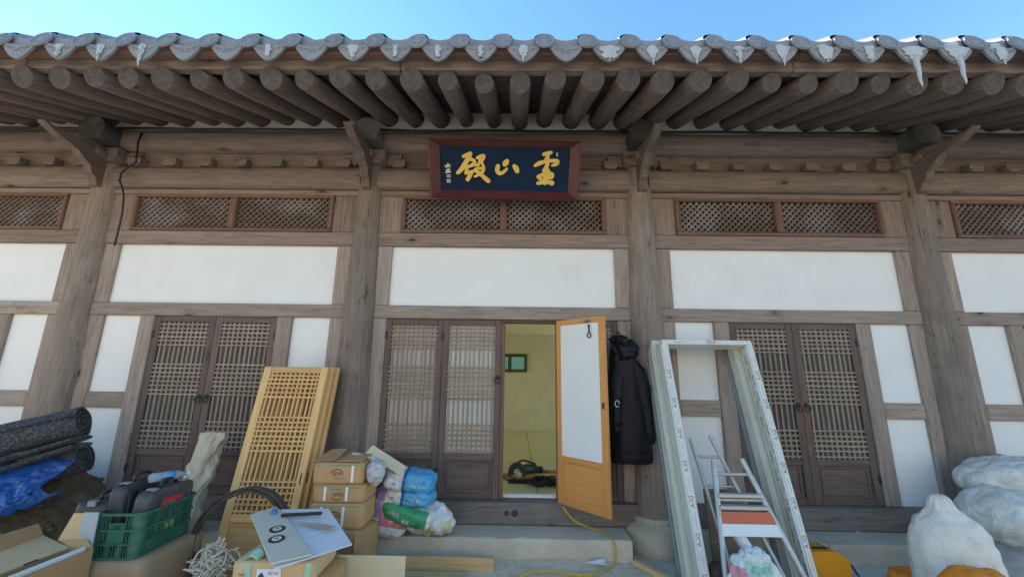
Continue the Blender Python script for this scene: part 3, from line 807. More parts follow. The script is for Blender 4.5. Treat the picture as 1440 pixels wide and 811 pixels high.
for k in range(4):
    j = (k + 1) % 4; a, b, c_, d_ = o4[k], o4[j], i4[j], i4[k]
    m = MB(); zo, zi, zb = .075, .012, -.035
    def mid(p, q, t): return (p[0] + (q[0] - p[0]) * t, p[1] + (q[1] - p[1]) * t)
    a2, b2 = mid(a, d_, .16), mid(b, c_, .16)
    m.add([(*a, zo - .01), (*b, zo - .01), (*b2, zo), (*a2, zo), (*c_, zi), (*d_, zi), (*a, zb), (*b, zb), (*c_, zb), (*d_, zb)],
          [(0, 1, 2, 3), (3, 2, 4, 5), (0, 6, 7, 1), (5, 4, 8, 9), (6, 9, 8, 7), (0, 3, 5, 9, 6), (1, 7, 8, 4, 2)])
    m.build('frame_side', RED, plaque)
def onsign(zx, zy):
    q = SM.inverted() @ PP(590 + zx / 6, 180 + zy / 6, sc, un); return q.x, q.y
PXM = .00158
def brush(pts, ws, name, mat, h, par, smooth=1):
    p2 = [Vector(onsign(*p)) for p in pts]
    if not isinstance(ws, (list, tuple)): ws = [ws] * len(pts)
    ws = [w_ * PXM * .5 for w_ in ws]
    q, wq = [], []                                  # Catmull-Rom
    N = len(p2)
    for i in range(N - 1):
        a, b, c_, d_ = p2[max(i - 1, 0)], p2[i], p2[i + 1], p2[min(i + 2, N - 1)]
        for t in [k / 5 for k in range(5)]:
            q.append(.5 * ((2 * b) + (c_ - a) * t + (2 * a - 5 * b + 4 * c_ - d_) * t * t + (3 * b - a - 3 * c_ + d_) * t ** 3)); wq.append(ws[i] + (ws[i + 1] - ws[i]) * t)
    q.append(p2[-1]); wq.append(ws[-1])
    left, right = [], []
    for i, p in enumerate(q):
        d = (q[min(i + 1, len(q) - 1)] - q[max(i - 1, 0)]).normalized(); n = Vector((-d.y, d.x))
        left.append(p + n * wq[i]); right.append(p - n * wq[i])
    d0 = (q[0] - q[1]).normalized(); d1 = (q[-1] - q[-2]).normalized()
    def cap(p, d, r): a0 = math.atan2(d.y, d.x); return [p + Vector((math.cos(a0 + t), math.sin(a0 + t))) * r for t in [-1.2 + 2.4 * k / 6 for k in range(7)]]
    vs = []; fs = []
    for l, r_ in zip(left, right): vs += [(l.x, l.y, h), (r_.x, r_.y, h), (l.x, l.y, -.001), (r_.x, r_.y, -.001)]
    for i in range(len(q) - 1):
        a = i * 4; b = a + 4; fs += [(a, a + 1, b + 1, b), (a, b, b + 2, a + 2), (a + 1, a + 3, b + 3, b + 1)]
    m = MB(); m.add(vs, fs)
    for p, d, r_ in ((q[0], d0, wq[0]), (q[-1], d1, wq[-1])):
        cp = cap(p, d, r_); n = len(cp); e = Vector((-d.y, d.x))
        cp = [p - e * r_] + cp + [p + e * r_]; n = len(cp)
        m.add([(c_.x, c_.y, h) for c_ in cp] + [(c_.x, c_.y, -.001) for c_ in cp], [tuple(range(n))] + [(i, i + n, (i + 1) % n + n, (i + 1) % n) for i in range(n)])
    return m.build(name, mat, par)
hs_ = [.010]
def st(pts, ws, nm='gold_stroke', mat=GOLD):
    hs_[0] += .0007; brush(pts, ws, nm, mat, hs_[0], plaque)
# right: 'spirit'
st([(1050, 222), (1080, 212), (1108, 208)], [26, 22, 24]); st([(1085, 215), (1078, 250), (1062, 282)], [24, 30, 26])
st([(975, 318), (1010, 298), (1060, 284), (1120, 276), (1160, 284), (1150, 306), (1118, 316)], [20, 30, 24, 24, 34, 26, 14])
st([(1082, 296), (1070, 330), (1050, 360)], [22, 30, 26]); st([(1060, 350), (1085, 356), (1078, 385), (1062, 430), (1058, 460)], [20, 22, 34, 36, 36])
st([(998, 412), (1030, 398), (1075, 386), (1115, 390), (1112, 414), (1080, 424)], [22, 28, 24, 30, 30, 18]); st([(1030, 430), (1010, 426), (1000, 414)], [14, 20, 18])
st([(1000, 466), (1040, 456), (1090, 456), (1115, 464)], [26, 30, 28, 36])
# middle: 'mountain'
st([(738, 280), (728, 294), (720, 306)], [30, 42, 34]); st([(662, 322), (656, 350), (666, 376), (690, 382), (720, 362), (738, 344)], [30, 32, 30, 24, 22, 16])
st([(800, 322), (814, 340), (824, 364)], [28, 38, 30])
# left: 'hall'
st([(372, 240), (400, 228), (428, 218)], [24, 26, 30]); st([(428, 220), (410, 260), (380, 310), (345, 360), (322, 378)], [30, 32, 34, 30, 22])
st([(395, 272), (430, 264), (460, 276), (462, 300), (430, 316)], [20, 22, 24, 26, 16]); st([(362, 344), (400, 330), (440, 318), (472, 312)], [18, 22, 20, 16])
st([(412, 322), (400, 350), (392, 380)], [20, 22, 20]); st([(392, 384), (420, 372), (450, 366), (480, 350)], [18, 22, 20, 16]); st([(446, 366), (425, 405), (408, 432)], [22, 28, 30])
st([(490, 252), (515, 240), (542, 236), (538, 260)], [22, 22, 26, 22]); st([(505, 246), (512, 280), (494, 312), (482, 318)], [20, 24, 22, 14])
st([(536, 262), (528, 290), (540, 322), (548, 340)], [18, 16, 18, 16]); st([(470, 348), (505, 340), (540, 346), (530, 372), (495, 396), (468, 408)], [18, 20, 22, 22, 20, 16])
st([(468, 362), (495, 372), (525, 396), (555, 424), (582, 446)], [18, 24, 26, 30, 30])
# signature, seals
st([(218, 320), (240, 316), (262, 312)], [8, 9, 8], 'signature_stroke', SIG); st([(242, 300), (238, 320), (228, 334)], [9, 10, 7], 'signature_stroke', SIG); st([(244, 320), (258, 332)], [8, 7], 'signature_stroke', SIG)
st([(228, 356), (258, 350)], [8, 8], 'signature_stroke', SIG); st([(244, 344), (242, 374)], [8, 8], 'signature_stroke', SIG); st([(224, 376), (264, 370)], [8, 9], 'signature_stroke', SIG); st([(230, 366), (256, 362)], [6, 6], 'signature_stroke', SIG)
def seal(x0, x1, y0, y1):
    a = onsign(x0, y1); b = onsign(x1, y0); s_ = MB().box(a[0], b[0], a[1], b[1], -.001, .005).build('seal', SIG, plaque)
    for t in (.3, .6): MB().box(a[0] + .004, b[0] - .004, a[1] + (b[1] - a[1]) * t, a[1] + (b[1] - a[1]) * t + .004, .004, .0065).build('seal_line', NAVY, s_)
seal(230, 262, 392, 416); seal(230, 262, 432, 460); seal(1153, 1168, 210, 240)

# black cable on top of the purlin, dropping down beside the column
CAB = plain('cable_black', (.012, .013, .016), .5, .1, 8)
m = MB(); pts = []
for k in range(41): x = -7.5 + 15 * k / 40; pts.append((x, -.150 - .004 * math.sin(k), 4.515 + .005 * math.sin(k * 1.7)))
m.tube(pts, .018, 6)
dp = [(200, 187, -.19), (194, 200, -.20), (193, 215, -.21), (191, 229, -.20), (180, 235, -.19), (171, 243, -.20), (168, 254, -.215), (172, 264, -.21), (174, 276, -.20), (172, 300, -.19), (167, 322, -.185), (161, 345, -.18)]
m.tube([P(x, y, Y=Y) for x, y, Y in dp], .011, 6)
cb = m.build('electric_cable', CAB, None, None, True); tag(origin(cb, (0, -.16, 4.48)), 'black electric cable clipped along the top beam and down one column', 'cable')

# ice on the tiles
im, it, ib = newmat('ice'); ib.inputs['Base Color'].default_value = (.62, .66, .68, 1); ib.inputs['Roughness'].default_value = .22; ib.inputs['Transmission Weight'].default_value = .35; ib.inputs['IOR'].default_value = 1.31
ib.inputs['Subsurface Weight'].default_value = .25; ib.inputs['Subsurface Radius'].default_value = (.03, .04, .05); ib.inputs['Subsurface Scale'].default_value = .3
bump(it, ib, noise_n(it, coords(it, (1, 1, 1)), 60, 3, .6), .3, .004)
def ice(k, wid, top, tip, long_=False, lab=None, lean=0):
    Xd = X0 + (k + .5) * TSP; rnd = random.Random(k * 13 + 5)
    zp = TZ - .073; z0 = zp + top; z1 = zp - .105
    m = MB(); nu, nv = 7, 9
    def fn(u, v, side):
        z = z0 + (z1 - z0) * v; w_ = wid * (1 - .7 * v ** 1.2) * (1 + .7 * noise.noise(Vector((k * 3.3, v * 5, 1)))) * min(1, .45 + 2.2 * v)
        x = (u - .5) * 2 * w_ + .02 * noise.noise(Vector((u * 4, v * 6, k)))
        th = .004 + .017 * (1 - (2 * u - 1) ** 2) * (.7 + .5 * noise.noise(Vector((x * 30, z * 30, k))))
        yf = (-.0165 if z < zp + .03 else .012)
        return (Xd + x + lean * (1 - v), TY + yf - (th if side else 0), z)
    m.grid(lambda u, v: fn(u, v, 1), nu, nv); m.grid(lambda u, v: fn(u, v, 0), nu, nv)
    # close the rim
    L = tip
    if L > .02:
        segs = 9; r0 = .006 + min(.016, L * .06)
        m.tube([(Xd + .004 * math.sin(i * 1.3 + k), TY - .022, z1 + .03 - (L + .03) * i / segs) for i in range(segs + 1)], [r0 * (1 - i / segs) ** .5 * (1 + .08 * math.sin(i * 2.1 + k)) + .0012 for i in range(segs + 1)], 8)
    o = m.build('icicle', im, None, None, True)
    gl_ = ('wide lobed patch of ice on an eave tile', None) if wid > .09 else ('patch of ice with a short drip hanging from an eave tile', 'ice with short drips along the eaves') if tip >= .045 else ('small flat patch of white ice on an eave tile', 'flat ice patches along the eaves')
    base(o); tag(o, lab or gl_[0], 'icicle', None if lab else gl_[1]); return o
def kx(px): return round((P(px, 75, Y=TY).x - X0) / TSP - .5)
for px_, wid, top, tip in ((75, .05, .03, .02), (132, .045, .03, .05), (190, .04, .035, .10), (375, .035, .035, .0), (493, .05, .035, .03), (555, .03, .03, .0), (614, .035, .03, .015), (674, .03, .03, .02), (735, .05, .035, .045),
                           (861, .10, .03, .03), (918, .06, .035, .07), (981, .05, .035, .06), (1045, .05, .035, .05), (1105, .075, .06, .07), (1165, .085, .06, .03), (1226, .06, .04, .03), (1420, .085, .08, .05)):
    ice(kx(px_), wid, top, tip)
ice(kx(1293), .10, .04, .27, lab='long icicle hanging from an eave tile below a wide lobed patch of ice')
ice(kx(1360), .13, .09, .24, lab='long icicle under a tile gutter filled with thick ice')

# padded jacket on a nail beside the open door
JM = plain('navy_black_nylon', (.0035, .0042, .0075), .55, .3, 9, bmp=.1, spec=.3)
jk = empty('jacket', (1.30, -.20, .82)); tag(jk, 'black padded winter jacket hung up between the open door and a column', 'jacket')
def loft(rows, n=28, amp=.012, fr=7, seed=0, quilt=0):
    """rows of (z, cx, cy, half width, half depth)"""
    m = MB(); K = 40
    def at(v):
        f_ = v * (len(rows) - 1); i = min(int(f_), len(rows) - 2); t = f_ - i; t = t * t * (3 - 2 * t) * .5 + t * .5
        return [a + (b - a) * t for a, b in zip(rows[i], rows[i + 1])]
    def fn(u, v):
        z, cx_, cy_, a, b = at(v); t = 2 * math.pi * u; c_, s_ = math.cos(t), math.sin(t)
        d = amp * noise.noise(Vector((c_ * 2.2 + seed, s_ * 2.2, z * fr * .35))) * 1.6 + amp * .8 * noise.noise(Vector((c_ * 5, s_ * 5 + seed, z * fr)))
        if quilt: d += quilt * abs(math.sin(z * math.pi / .085))
        return (cx_ + c_ * (a + d), cy_ + s_ * (b + d), z + .01 * noise.noise(Vector((c_ * 3, s_ * 3, seed))))
    m.grid(fn, n, K, None, True); m.f += [tuple(range(n)), tuple(range((K - 1) * n, K * n))]; m.mi += [0, 0]; return m
jy = -.02
loft([(-.01, .02, jy, .20, .07), (.10, .025, jy, .205, .085), (.35, .02, jy, .20, .09), (.60, .01, jy, .185, .09), (.82, .0, jy, .165, .09), (.98, -.02, jy, .14, .085), (1.10, -.035, jy, .10, .075)], seed=2, amp=.014, quilt=.006).build('body', JM, jk, None, True)
o = weld(lump(.30, .20, .24, 2.4, 14, 5, .05, 7, .035).build('hood', JM, jk, (-.015, -.04, .96)))
weld(lump(.21, .15, .14, 2.2, 12, 8, .04, 9, .03).build('collar', JM, jk, (-.035, -.03, 1.12)))
loft([(.18, .215, -.03, .035, .045), (.26, .215, -.035, .06, .06), (.5, .195, -.035, .07, .065), (.72, .165, -.03, .075, .065), (.9, .11, -.03, .075, .065), (.98, .07, -.03, .05, .05)], 20, .012, 9, 4, .005).build('sleeve', JM, jk, None, True)
loft([(.30, -.14, -.075, .04, .05), (.4, -.13, -.075, .06, .06), (.6, -.12, -.07, .065, .06), (.8, -.10, -.06, .07, .06), (.95, -.06, -.04, .06, .05)], 20, .012, 9, 7, .005).build('sleeve', JM, jk, None, True)
m = MB(); m.tube([(-.13 + .022 * math.cos(t), -.15, .56 + .03 * math.sin(t)) for t in [k * .5 for k in range(12)]], .0035, 5); m.build('cord_loop', WHITEP, jk)
m = MB(); m.tube([(-.045, .09, 1.27), (-.045, -.01, 1.285), (-.045, -.02, 1.255)], .006, 6); m.build('hanging_nail', IRON, jk)

# orange string on the right hand door ring
m = MB(); a0 = P(1128, 566, Y=-.09)
m.tube([a0, P(1126, 575, Y=-.09), P(1130, 588, Y=-.085), P(1126, 602, Y=-.09), P(1132, 618, Y=-.085), P(1140, 636, Y=-.09), P(1134, 640, Y=-.09)], .003, 5)
m.tube([a0, P(1132, 578, Y=-.095), P(1136, 592, Y=-.095), P(1133, 606, Y=-.09), P(1138, 618, Y=-.09)], .003, 5)
tag(base(m.build('string', plain('orange_string', (.45, .16, .05), .8, .1, 9), None, None, True)), 'thin orange string hanging from a black door ring', 'string')

# inside: circular saw on the floor
ZI = ZF + .001
sp_ = P(727, 677, Z=ZI); sw_ = empty('power_saw', (sp_.x, sp_.y, ZI)); sw_.scale = (.66, .66, .66); tag(sw_, 'black and green power saw lying on the yellow floor inside the doorway', 'power tool')
GREENT = plain('dark_green_plastic', (.012, .05, .045), .4, .15, 10)
m = MB(); n = 26; outer = arc(0, .17, .165, -30, 215, n); inner = arc(0, .17, .06, 215, -30, n)
m.prism(outer + inner, -.05, .03); m.build('blade_guard', BLACKP, sw_)
MB().lathe([(.055, -.01), (.058, .02), (.03, .03)], 18, Matrix.Translation((.03, -.05, .13)) @ Matrix.Rotation(R(90), 4, 'X')).build('hub', ALU, sw_, None, True, angle=40)
weld(lump(.30, .16, .15, 4, 8, 3, .008, 5).build('motor', GREENT, sw_, (.24, .02, .15)))
MB().lathe([(.06, 0), (.062, .06), (.045, .085)], 18, Matrix.Translation((.39, .02, .21)) @ Matrix.Rotation(R(90), 4, 'Y')).build('motor_cap', BLACKP, sw_, None, True, angle=40)
m = MB(); m.box(-.16, .45, -.14, .10, .0, .014, None, .004); m.box(-.12, .3, -.02, .02, .014, .05, None, .004); m.build('base_plate', BLACKP, sw_)
m = MB(); m.tube([(.02, .0, .335), (.1, 0, .37), (.22, 0, .345), (.34, 0, .31)], .018, 8); m.build('handle', BLACKP, sw_, None, True)
m = MB(); m.tube([(.46, .02, .22), (.52, .0, .19), (.56, -.02, .17)], .006, 6); m.build('cable_tail', BLACKP, sw_, None, True)
# timber offcuts and cable heap beside it
for k, (ax, ay, bx_, by_, z) in enumerate(((.02, 1.02, .95, .86, .0), (.10, .88, 1.05, .98, .0), (.2, 1.0, .98, 1.05, .042))):
    o = member((ax, ay, ZI + .02 + z), (bx_, by_, ZI + .02 + z), .075, .036, WL('z'), 'timber_batten', None, (0, 0, 1))
    tag(o, ('pale timber batten lying on the yellow floor by the saw', 'pale timber batten lying on the yellow floor by the saw', 'timber batten lying across the others on the room floor')[k], 'batten', 'battens by the saw' if k < 2 else None)
m = MB(); rr = random.Random(3); pts = []
for k in range(150):
    t = k * .42; pts.append((.50 + (.13 + .04 * rr.random()) * math.cos(t) + .03 * math.sin(t * .13), .62 + (.10 + .04 * rr.random()) * math.sin(t), ZI + .012 + .07 * rr.random() * (1 - k / 260)))
m.tube(pts, .009, 6); tag(base(m.build('cable_heap', CAB, None, None, True)), 'heap of black cable on the floor just inside the doorway', 'cable')
m = MB(); m.tube([(.02 + .3 * k / 20, .92 - .10 * math.sin(k * .35) - .01 * k, ZI + .012) for k in range(21)], .01, 6)
tag(base(m.build('cable_length', CAB, None, None, True)), 'loose length of black cable trailing in front of the power saw', 'cable')
# ------------------------------------------------------------------ things in front of the hall
def rotm(a, ax): return Matrix.Rotation(R(a), 4, ax)
def flatbox(name, mat, parent, loc, size, rot=(0, 0, 0), ch=.003):
    return MB().box(-size[0] / 2, size[0] / 2, -size[1] / 2, size[1] / 2, 0, size[2], None, ch).build(name, mat, parent, loc, rot=tuple(R(a) for a in rot))
def carton(name, loc, size, rot, mat, lab, group=None, seed=1, amp=.007, pw=20):
    o = lump(*size, pw, 11, seed, amp, 3.2).build(name, mat, None, loc, rot=tuple(R(a) for a in rot)); weld(o)
    tag(o, lab, 'box', group); return o
def strip(o, x0, x1, z0, z1, y, mat, name):
    """flat band on the front of a soft box, following its surface"""
    vs = []; fs = []; n = 8
    for i in range(n + 1):
        for j in range(3): vs.append((x0 + (x1 - x0) * j / 2, z0 + (z1 - z0) * i / n))
    for i in range(n):
        for j in range(2): a = i * 3 + j; fs.append((a, a + 1, a + 4, a + 3))
    return decal(vs, fs, (0, y, 0), (1, 0, 0), (0, 0, 1), o, mat, name, .004)
def words(o, s, size, O, mat, ux=(1, 0, 0), uy=(0, 0, 1), name='print', off=.003, cell=None):
    vs, fs = text_mesh(s, size); vs, fs = sub(vs, fs, cell or size * .35)
    return decal([(v[0], v[1]) for v in vs], fs, O, ux, uy, o, mat, name, off)

# ---- stack of cartons in front of the column
def stack_box(x0, x1, y0, depth, z0, z1, rz, lab, straps, seed, flip=False, mat=CARD):
    w_, h = x1 - x0, z1 - z0
    o = carton('cardboard_box', ((x0 + x1) / 2, y0 + depth / 2, z0), (w_, depth, h), (0, 0, rz), mat, lab, None, seed)
    for sx in straps: strip(o, sx - .011, sx + .011, .0, h, -depth, WHITEP, 'strap')
    strip(o, -w_ / 2 + .02, w_ / 2 - .02, h - .026, h - .012, -depth, GREENTAPE, 'tape')
    sg = -1 if flip else 1; cx_ = 0.0
    ar = arc(0, 0, .055, 25, 165, 10); ai = arc(0, -.006, .053, 165, 25, 10); poly = ar + ai
    vs, fs = sub([(p[0], p[1] * .8) for p in [] or poly and [(q[0], q[1], 0) for q in poly]] and [Vector((q[0], q[1] * .8, 0)) for q in poly], [(i, i + 1, 20 - i, 21 - i) for i in range(10)], .02)
    decal([(v.x, v.y) for v in vs], fs, (-.01, -depth, h * .47), (sg, 0, 0), (0, 0, sg), o, PRINT, 'logo', .003)
    words(o, 'EDM', .042, (.0, -depth, h * .5), PRINT, (sg, 0, 0), (0, 0, sg)); words(o, 'GREEN BOARD', .013, (.02 * sg, -depth, h * .5 - .034 * sg), PRINT, (sg, 0, 0), (0, 0, sg))
    return o
b4 = stack_box(-1.44, -1.03, -.92, .33, 0, .40, -14, 'torn brown carton at the bottom of the strapped box stack', (), 4, mat=CARD2)
b3 = stack_box(-1.52, -1.07, -.90, .34, .40, .592, 1, 'strapped brown carton, third from the top of the stack by the column', (-.12, .06), 3)
b2 = stack_box(-1.50, -1.075, -.89, .33, .592, .735, -1, 'strapped brown carton with its print upside down, second from the top', (-.11, .07), 2, True)
b1 = stack_box(-1.515, -1.10, -.90, .34, .735, .905, 1, 'open brown carton with raised flap on top of the box stack', (.12,), 1)
def flap(o, pts, mat, name='flap', th=.005):
    m = MB(); p = [Vector(q) for q in pts]; n = (p[1] - p[0]).cross(p[2] - p[0]).normalized() * th
    m.add([*p, *[q + n for q in p]], [(0, 1, 2, 3), (7, 6, 5, 4), (0, 4, 5, 1), (1, 5, 6, 2), (2, 6, 7, 3), (3, 7, 4, 0)]); return m.build(name, mat, o)
flap(b1, [(-.225, -.172, .172), (-.03, -.165, .185), (-.02, .04, .245), (-.16, .04, .235)], CARD2)
flap(b1, [(-.03, -.16, .178), (.19, -.16, .178), (.17, .15, .185), (-.02, .15, .20)], CARD)
MB().box(-.02, .21, .05, .09, .18, .21, None, .004).build('paper_roll', WHITEP, b1, rot=(0, R(12), 0))
flap(b4, [(.19, -.20, .05), (.235, -.16, .06), (.235, -.13, .36), (.19, -.17, .38)], CARD2)

# ---- white bundle on the right of the top carton
o = weld(lump(.17, .17, .22, 2.3, 14, 9, .03, 9, .03).build('plastic_bundle', film('white_film', (.72, .74, .75), .35, .35), None, (-1.02, -.80, .705))); tag(o, 'white plastic bundle wedged between the carton stack and the blue bags', 'bag')

# ---- bags piled on the stone step
ZS = Z_ST
PINKB = bands('pink_bag_print', (.72, .71, .70), [((('z', .17, .50), ('x', -.30, -.07)), (.36, .25, .46)), ((('z', .12, .30), ('x', -.07, .30)), (.62, .16, .22))], bmp=.5)
o = weld(lump(.38, .36, .45, 3, 20, 21, .022, 5, .025).build('bag', PINKB, None, (-1.02, -.42, ZS - .005), rot=(R(-4), R(12), R(8)))); tag(o, 'bulging white bag with purple and pink print at the bottom of the pile', 'bag'); pink = o
words(o, '90', .10, (.06, -.4, .20), WHITEP, (-1, 0, -.05), (0, 0, -1), cell=.02); words(o, '3dV', .055, (-.12, -.4, .30), WHITEP, (-.9, 0, .3), (-.3, 0, -.9), cell=.02)
GRNB = bands('green_bag_print', (.74, .74, .72), [((('x', -.22, .20), ('y', -.3, -.06)), (.02, .33, .14))])
o = weld(lump(.50, .30, .155, 4.2, 22, 31, .012, 6, .022).build('bag', GRNB, None, (-.80, -.47, .345), rot=(R(8), R(13), R(-6)))); tag(o, 'white bag with a green printed side lying under the blue bags', 'bag')
words(o, '시멘트', .045, (-.10, -.3, .088), WHITEP, cell=.015); words(o, '몰탈', .036, (.02, -.3, .055), WHITEP, cell=.015); words(o, 'REMI', .04, (.11, -.3, .045), PRINT, cell=.015)
for (x, y, z, ry, rz, lab, sd, ln) in ((-.80, -.44, .475, 5, -4, 'blue and white cement bag lying under another blue bag', 41, .46), (-.815, -.46, .595, 8, 5, 'blue and white cement bag on top of the bag pile under a cream board', 43, .47)):
    BLB = bands('blue_bag_print%d' % sd, (.74, .75, .76), [((('x', -.05, .40),), (.03, .36, .62)), ((('x', -.05, -.022),), (.012, .09, .36))], bmp=.6)
    o = weld(lump(ln, .32, .15 if sd == 41 else .185, 4.2, 24, sd, .014, 6, .028).build('bag', BLB, None, (x, y, z), rot=(0, R(ry), R(rz)))); tag(o, lab, 'bag')
    words(o, '타일 접착', .032, (.09, -.3, .07), plain('pale_blue_print', (.62, .75, .85), .6, .1, 5), cell=.015); words(o, '20kg', .022, (-.13, -.3, .07), plain('navy_print', (.02, .04, .2), .6, .1, 5), cell=.012)
WY = bands('yellow_white_bag', (.72, .74, .76), [((('x', -.07, .05), ('z', -.1, .13)), (.62, .62, .36)), ((('x', .10, .2), ('z', .05, .14)), (.58, .60, .34))], trans=True, bmp=.5)
o = weld(lump(.50, .30, .29, 2.1, 18, 51, .03, 7, .035, taper=lambda t: 1.05 - .35 * t).build('bag', WY, None, (-.60, -.40, ZS - .004), rot=(0, R(-4), R(6)))); tag(o, 'crumpled white and pale yellow plastic bag slumped on the stone step', 'bag')
m = MB(); m.add([(-.83, -.50, .30), (-.72, -.56, .33), (-.66, -.55, .27), (-.76, -.53, .26)], [(0, 1, 2, 3)])

# cream offcut on the bags
o = member(P(519, 631, Y=-.56), P(567, 662, Y=-.60), .10, .012, CREAM, 'board_offcut', None, (.25, -.75, .65)); tag(o, 'narrow cream board lying slanted on top of the blue bags', 'board')

# ---- three new lattice doors leaning on the column
LEAN = -13.2
for k, (lab, dx, dy) in enumerate((('new pale pine lattice door leaning in front of two more', 0, 0), ('new pine lattice door in the middle of the leaning three', .034, .056), ('new pine lattice door nearest the column behind two others', .062, .112))):
    p0 = P(373, 519, Y=-.36)
    d = leaf(None, (p0.x + dx, -.77 + dy, .006), .645, 1.735, WP, WP, None, 'lattice_door', 0, 11, key='p', stile=.072)
    d.rotation_euler = (R(LEAN), 0, R(0)); tag(d, lab, 'door')
    MB().box(-.006, .006, -.002, .01, -.045, .045).build('lock_slot', IRON, d, (.645 - .035, 0, .72))

# ---- canvas sack leaning on the door
SACK = plain('canvas', (.56, .47, .35), .9, .08, 6, bmp=.2, dirt=(4, (.33, .28, .21), .4))
p1 = P(305, 607, Y=-.30); p0 = P(293, 712, Y=-.42)
zz = p1.z - ZS
o = loft([(0, -.07, -.10, .15, .13), (.08, -.07, -.10, .165, .15), (.20, -.05, -.07, .14, .13), (.34, -.02, -.04, .105, .10), (.50, .0, .0, .112, .085), (.66, .01, .035, .118, .07), (zz - .05, .02, .07, .112, .045), (zz, .022, .08, .10, .03)], 56, .038, 15, 3).build('canvas_sack', SACK, None, (p1.x - .012, -.42, ZS), True)
tag(o, 'creased beige canvas sack propped upright against the lattice door', 'sack')
m = MB(); m.grid(lambda u, v: (-.17 + .30 * u, -.16 + .10 * v - .03 * math.sin(u * 9), .05 + .04 * math.sin(v * 3 + u * 5) - .02 * v), 16, 8)
m.build('loose_fold', SACK, o, None, True, solid=.006)

# ---- coil of rusty wire
COIL = plain('rusty_wire', (.085, .062, .048), .7, .4, 25, dirt=(12, (.19, .11, .06), .5))
m = MB(); rc = random.Random(11); cp = P(333, 783, Y=-1.0)
for k in range(20):
    r = .345 + rc.uniform(-.022, .022); oy = rc.uniform(-.028, .028); ph = rc.uniform(0, 6); ex = rc.uniform(-.012, .012)
    m.tube([(r * math.cos(t * math.pi / 24) + ex, oy + .012 * math.sin(t * math.pi / 24 * 2 + ph), .36 + r * math.sin(t * math.pi / 24) * (1 + ex)) for t in range(48)], .0048, 5, closed=True)
o = m.build('wire_coil', COIL, None, (cp.x, -1.06, .0), True, rot=(R(-12), 0, R(6))); tag(o, 'large coil of rusty dark wire leaning on the pale pine doors', 'coil')

# ---- heap of white cord
m = MB(); rc = random.Random(5); CORD = plain('white_cord', (.74, .69, .57), .8, .1, 9)
for s_ in range(26):
    c0 = Vector((rc.uniform(-.08, .08), rc.uniform(-.07, .07), rc.uniform(.05, .20))); a = rc.uniform(0, 6)
    e1 = Vector((rc.uniform(-1, 1), rc.uniform(-1, 1), rc.uniform(-1, 1))).normalized(); e2 = e1.cross(Vector((rc.uniform(-1, 1), rc.uniform(-1, 1), rc.uniform(-1, 1)))).normalized()
    r1, r2 = rc.uniform(.04, .10), rc.uniform(.03, .09); pts = []; e3 = e1.cross(e2)
    for k in range(34):
        t = k * .27 + a; q = c0 + e1 * (r1 * math.cos(t) + .02 * math.sin(t * 2.7 + s_)) + e2 * (r2 * math.sin(t * 1.1) + .015 * math.cos(t * 3.1)) + e3 * .04 * math.sin(t * .6 + s_)
        q.z = max(.008, q.z); pts.append(q)
    m.tube(pts, .0055, 5)
pc = P(298, 792, Y=-1.18)
o = m.build('cord_heap', CORD, None, (pc.x, -1.18, pc.z - .13), True); tag(o, 'tangled heap of thin white cord beside the wire coil', 'cord')
ob = carton('cardboard_box', (pc.x - .02, -1.19, 0), (.34, .30, max(.02, pc.z - .125)), (0, 0, 6), plain('grey_block', (.36, .36, .36), .9, .1, 5), 'low grey box under the heap of white cord', None, 61)

# ---- carton, boards and tools in front of the pine doors
bo = P(382, 793, Z=.495); bn = ((P(352, 725, Z=.575) - bo).cross(P(494, 765, Z=.515) - bo)).normalized()
if bn.z < 0: bn = -bn
WB_ = plain('white_sheet', (.66, .69, .74), .6, .03, 4); WB2 = plain('grey_white_sheet', (.58, .61, .66), .6, .03, 4)
def sheet(px_, h0, th, mat, name, lab):
    pts = [PP(x, y, bo + bn * h0, bn) for x, y in px_]; m = MB(); n = len(pts); c0 = sum(pts, Vector()) / n
    m.add([p - c0 for p in pts] + [p - c0 + bn * th for p in pts], [tuple(range(n)), tuple(range(2 * n - 1, n - 1, -1))] + [(i, (i + 1) % n, (i + 1) % n + n, i + n) for i in range(n)])
    o = m.build(name, mat, None, c0)
    if lab: tag(o, lab, 'board')
    return o
sheet([(385, 801), (495, 766), (462, 716), (395, 717)], 0, .008, WB_, 'white_board', 'large pale grey board under the other boards on the front carton')
sheet([(396, 775), (436, 757), (434, 752), (460, 745), (456, 738), (418, 720), (390, 722)], .010, .006, WB2, 'white_board', 'notched pale grey board offcut lying under the saw blade')
cb_ = sheet([(381, 794), (438, 781), (397, 722), (388, 714), (352, 725)], .018, .013, plain('beige_board', (.60, .545, .45), .7, .04, 5), 'beige_board', 'beige board with two black ringed discs lying on it')
for k, (x, y) in enumerate(((390, 743.5), (389, 757.5))):
    c0 = PP(x, y, bo + bn * .032, bn); qn = bn.to_track_quat('Z', 'Y').to_euler()
    m = MB(); pass
    d_ = MB().lathe([(.050, 0), (.050, .003), (.028, .0035)], 28).build('cutting_disc', BLACKP, None, c0, rot=qn); tag(d_, ('black cutting disc with pale centre, further in on the beige board', 'black cutting disc with pale centre near the front edge of the beige board')[k], 'disc')
    MB().lathe([(.029, .0036), (.029, .0046), (.001, .0046)], 24).build('label', plain('pale_label', (.68, .62, .60), .6, .1, 5), d_)
    MB().box(-.018, .015, -.004, .004, .0048, .0052).build('red_mark', plain('red_print', (.55, .12, .10), .6, .1, 5), d_)
    MB().lathe([(.008, .0048), (.008, .0056), (.001, .0056)], 12).build('hole', PRINT, d_)
def onb(x, y, h): return PP(x, y, bo + bn * h, bn)
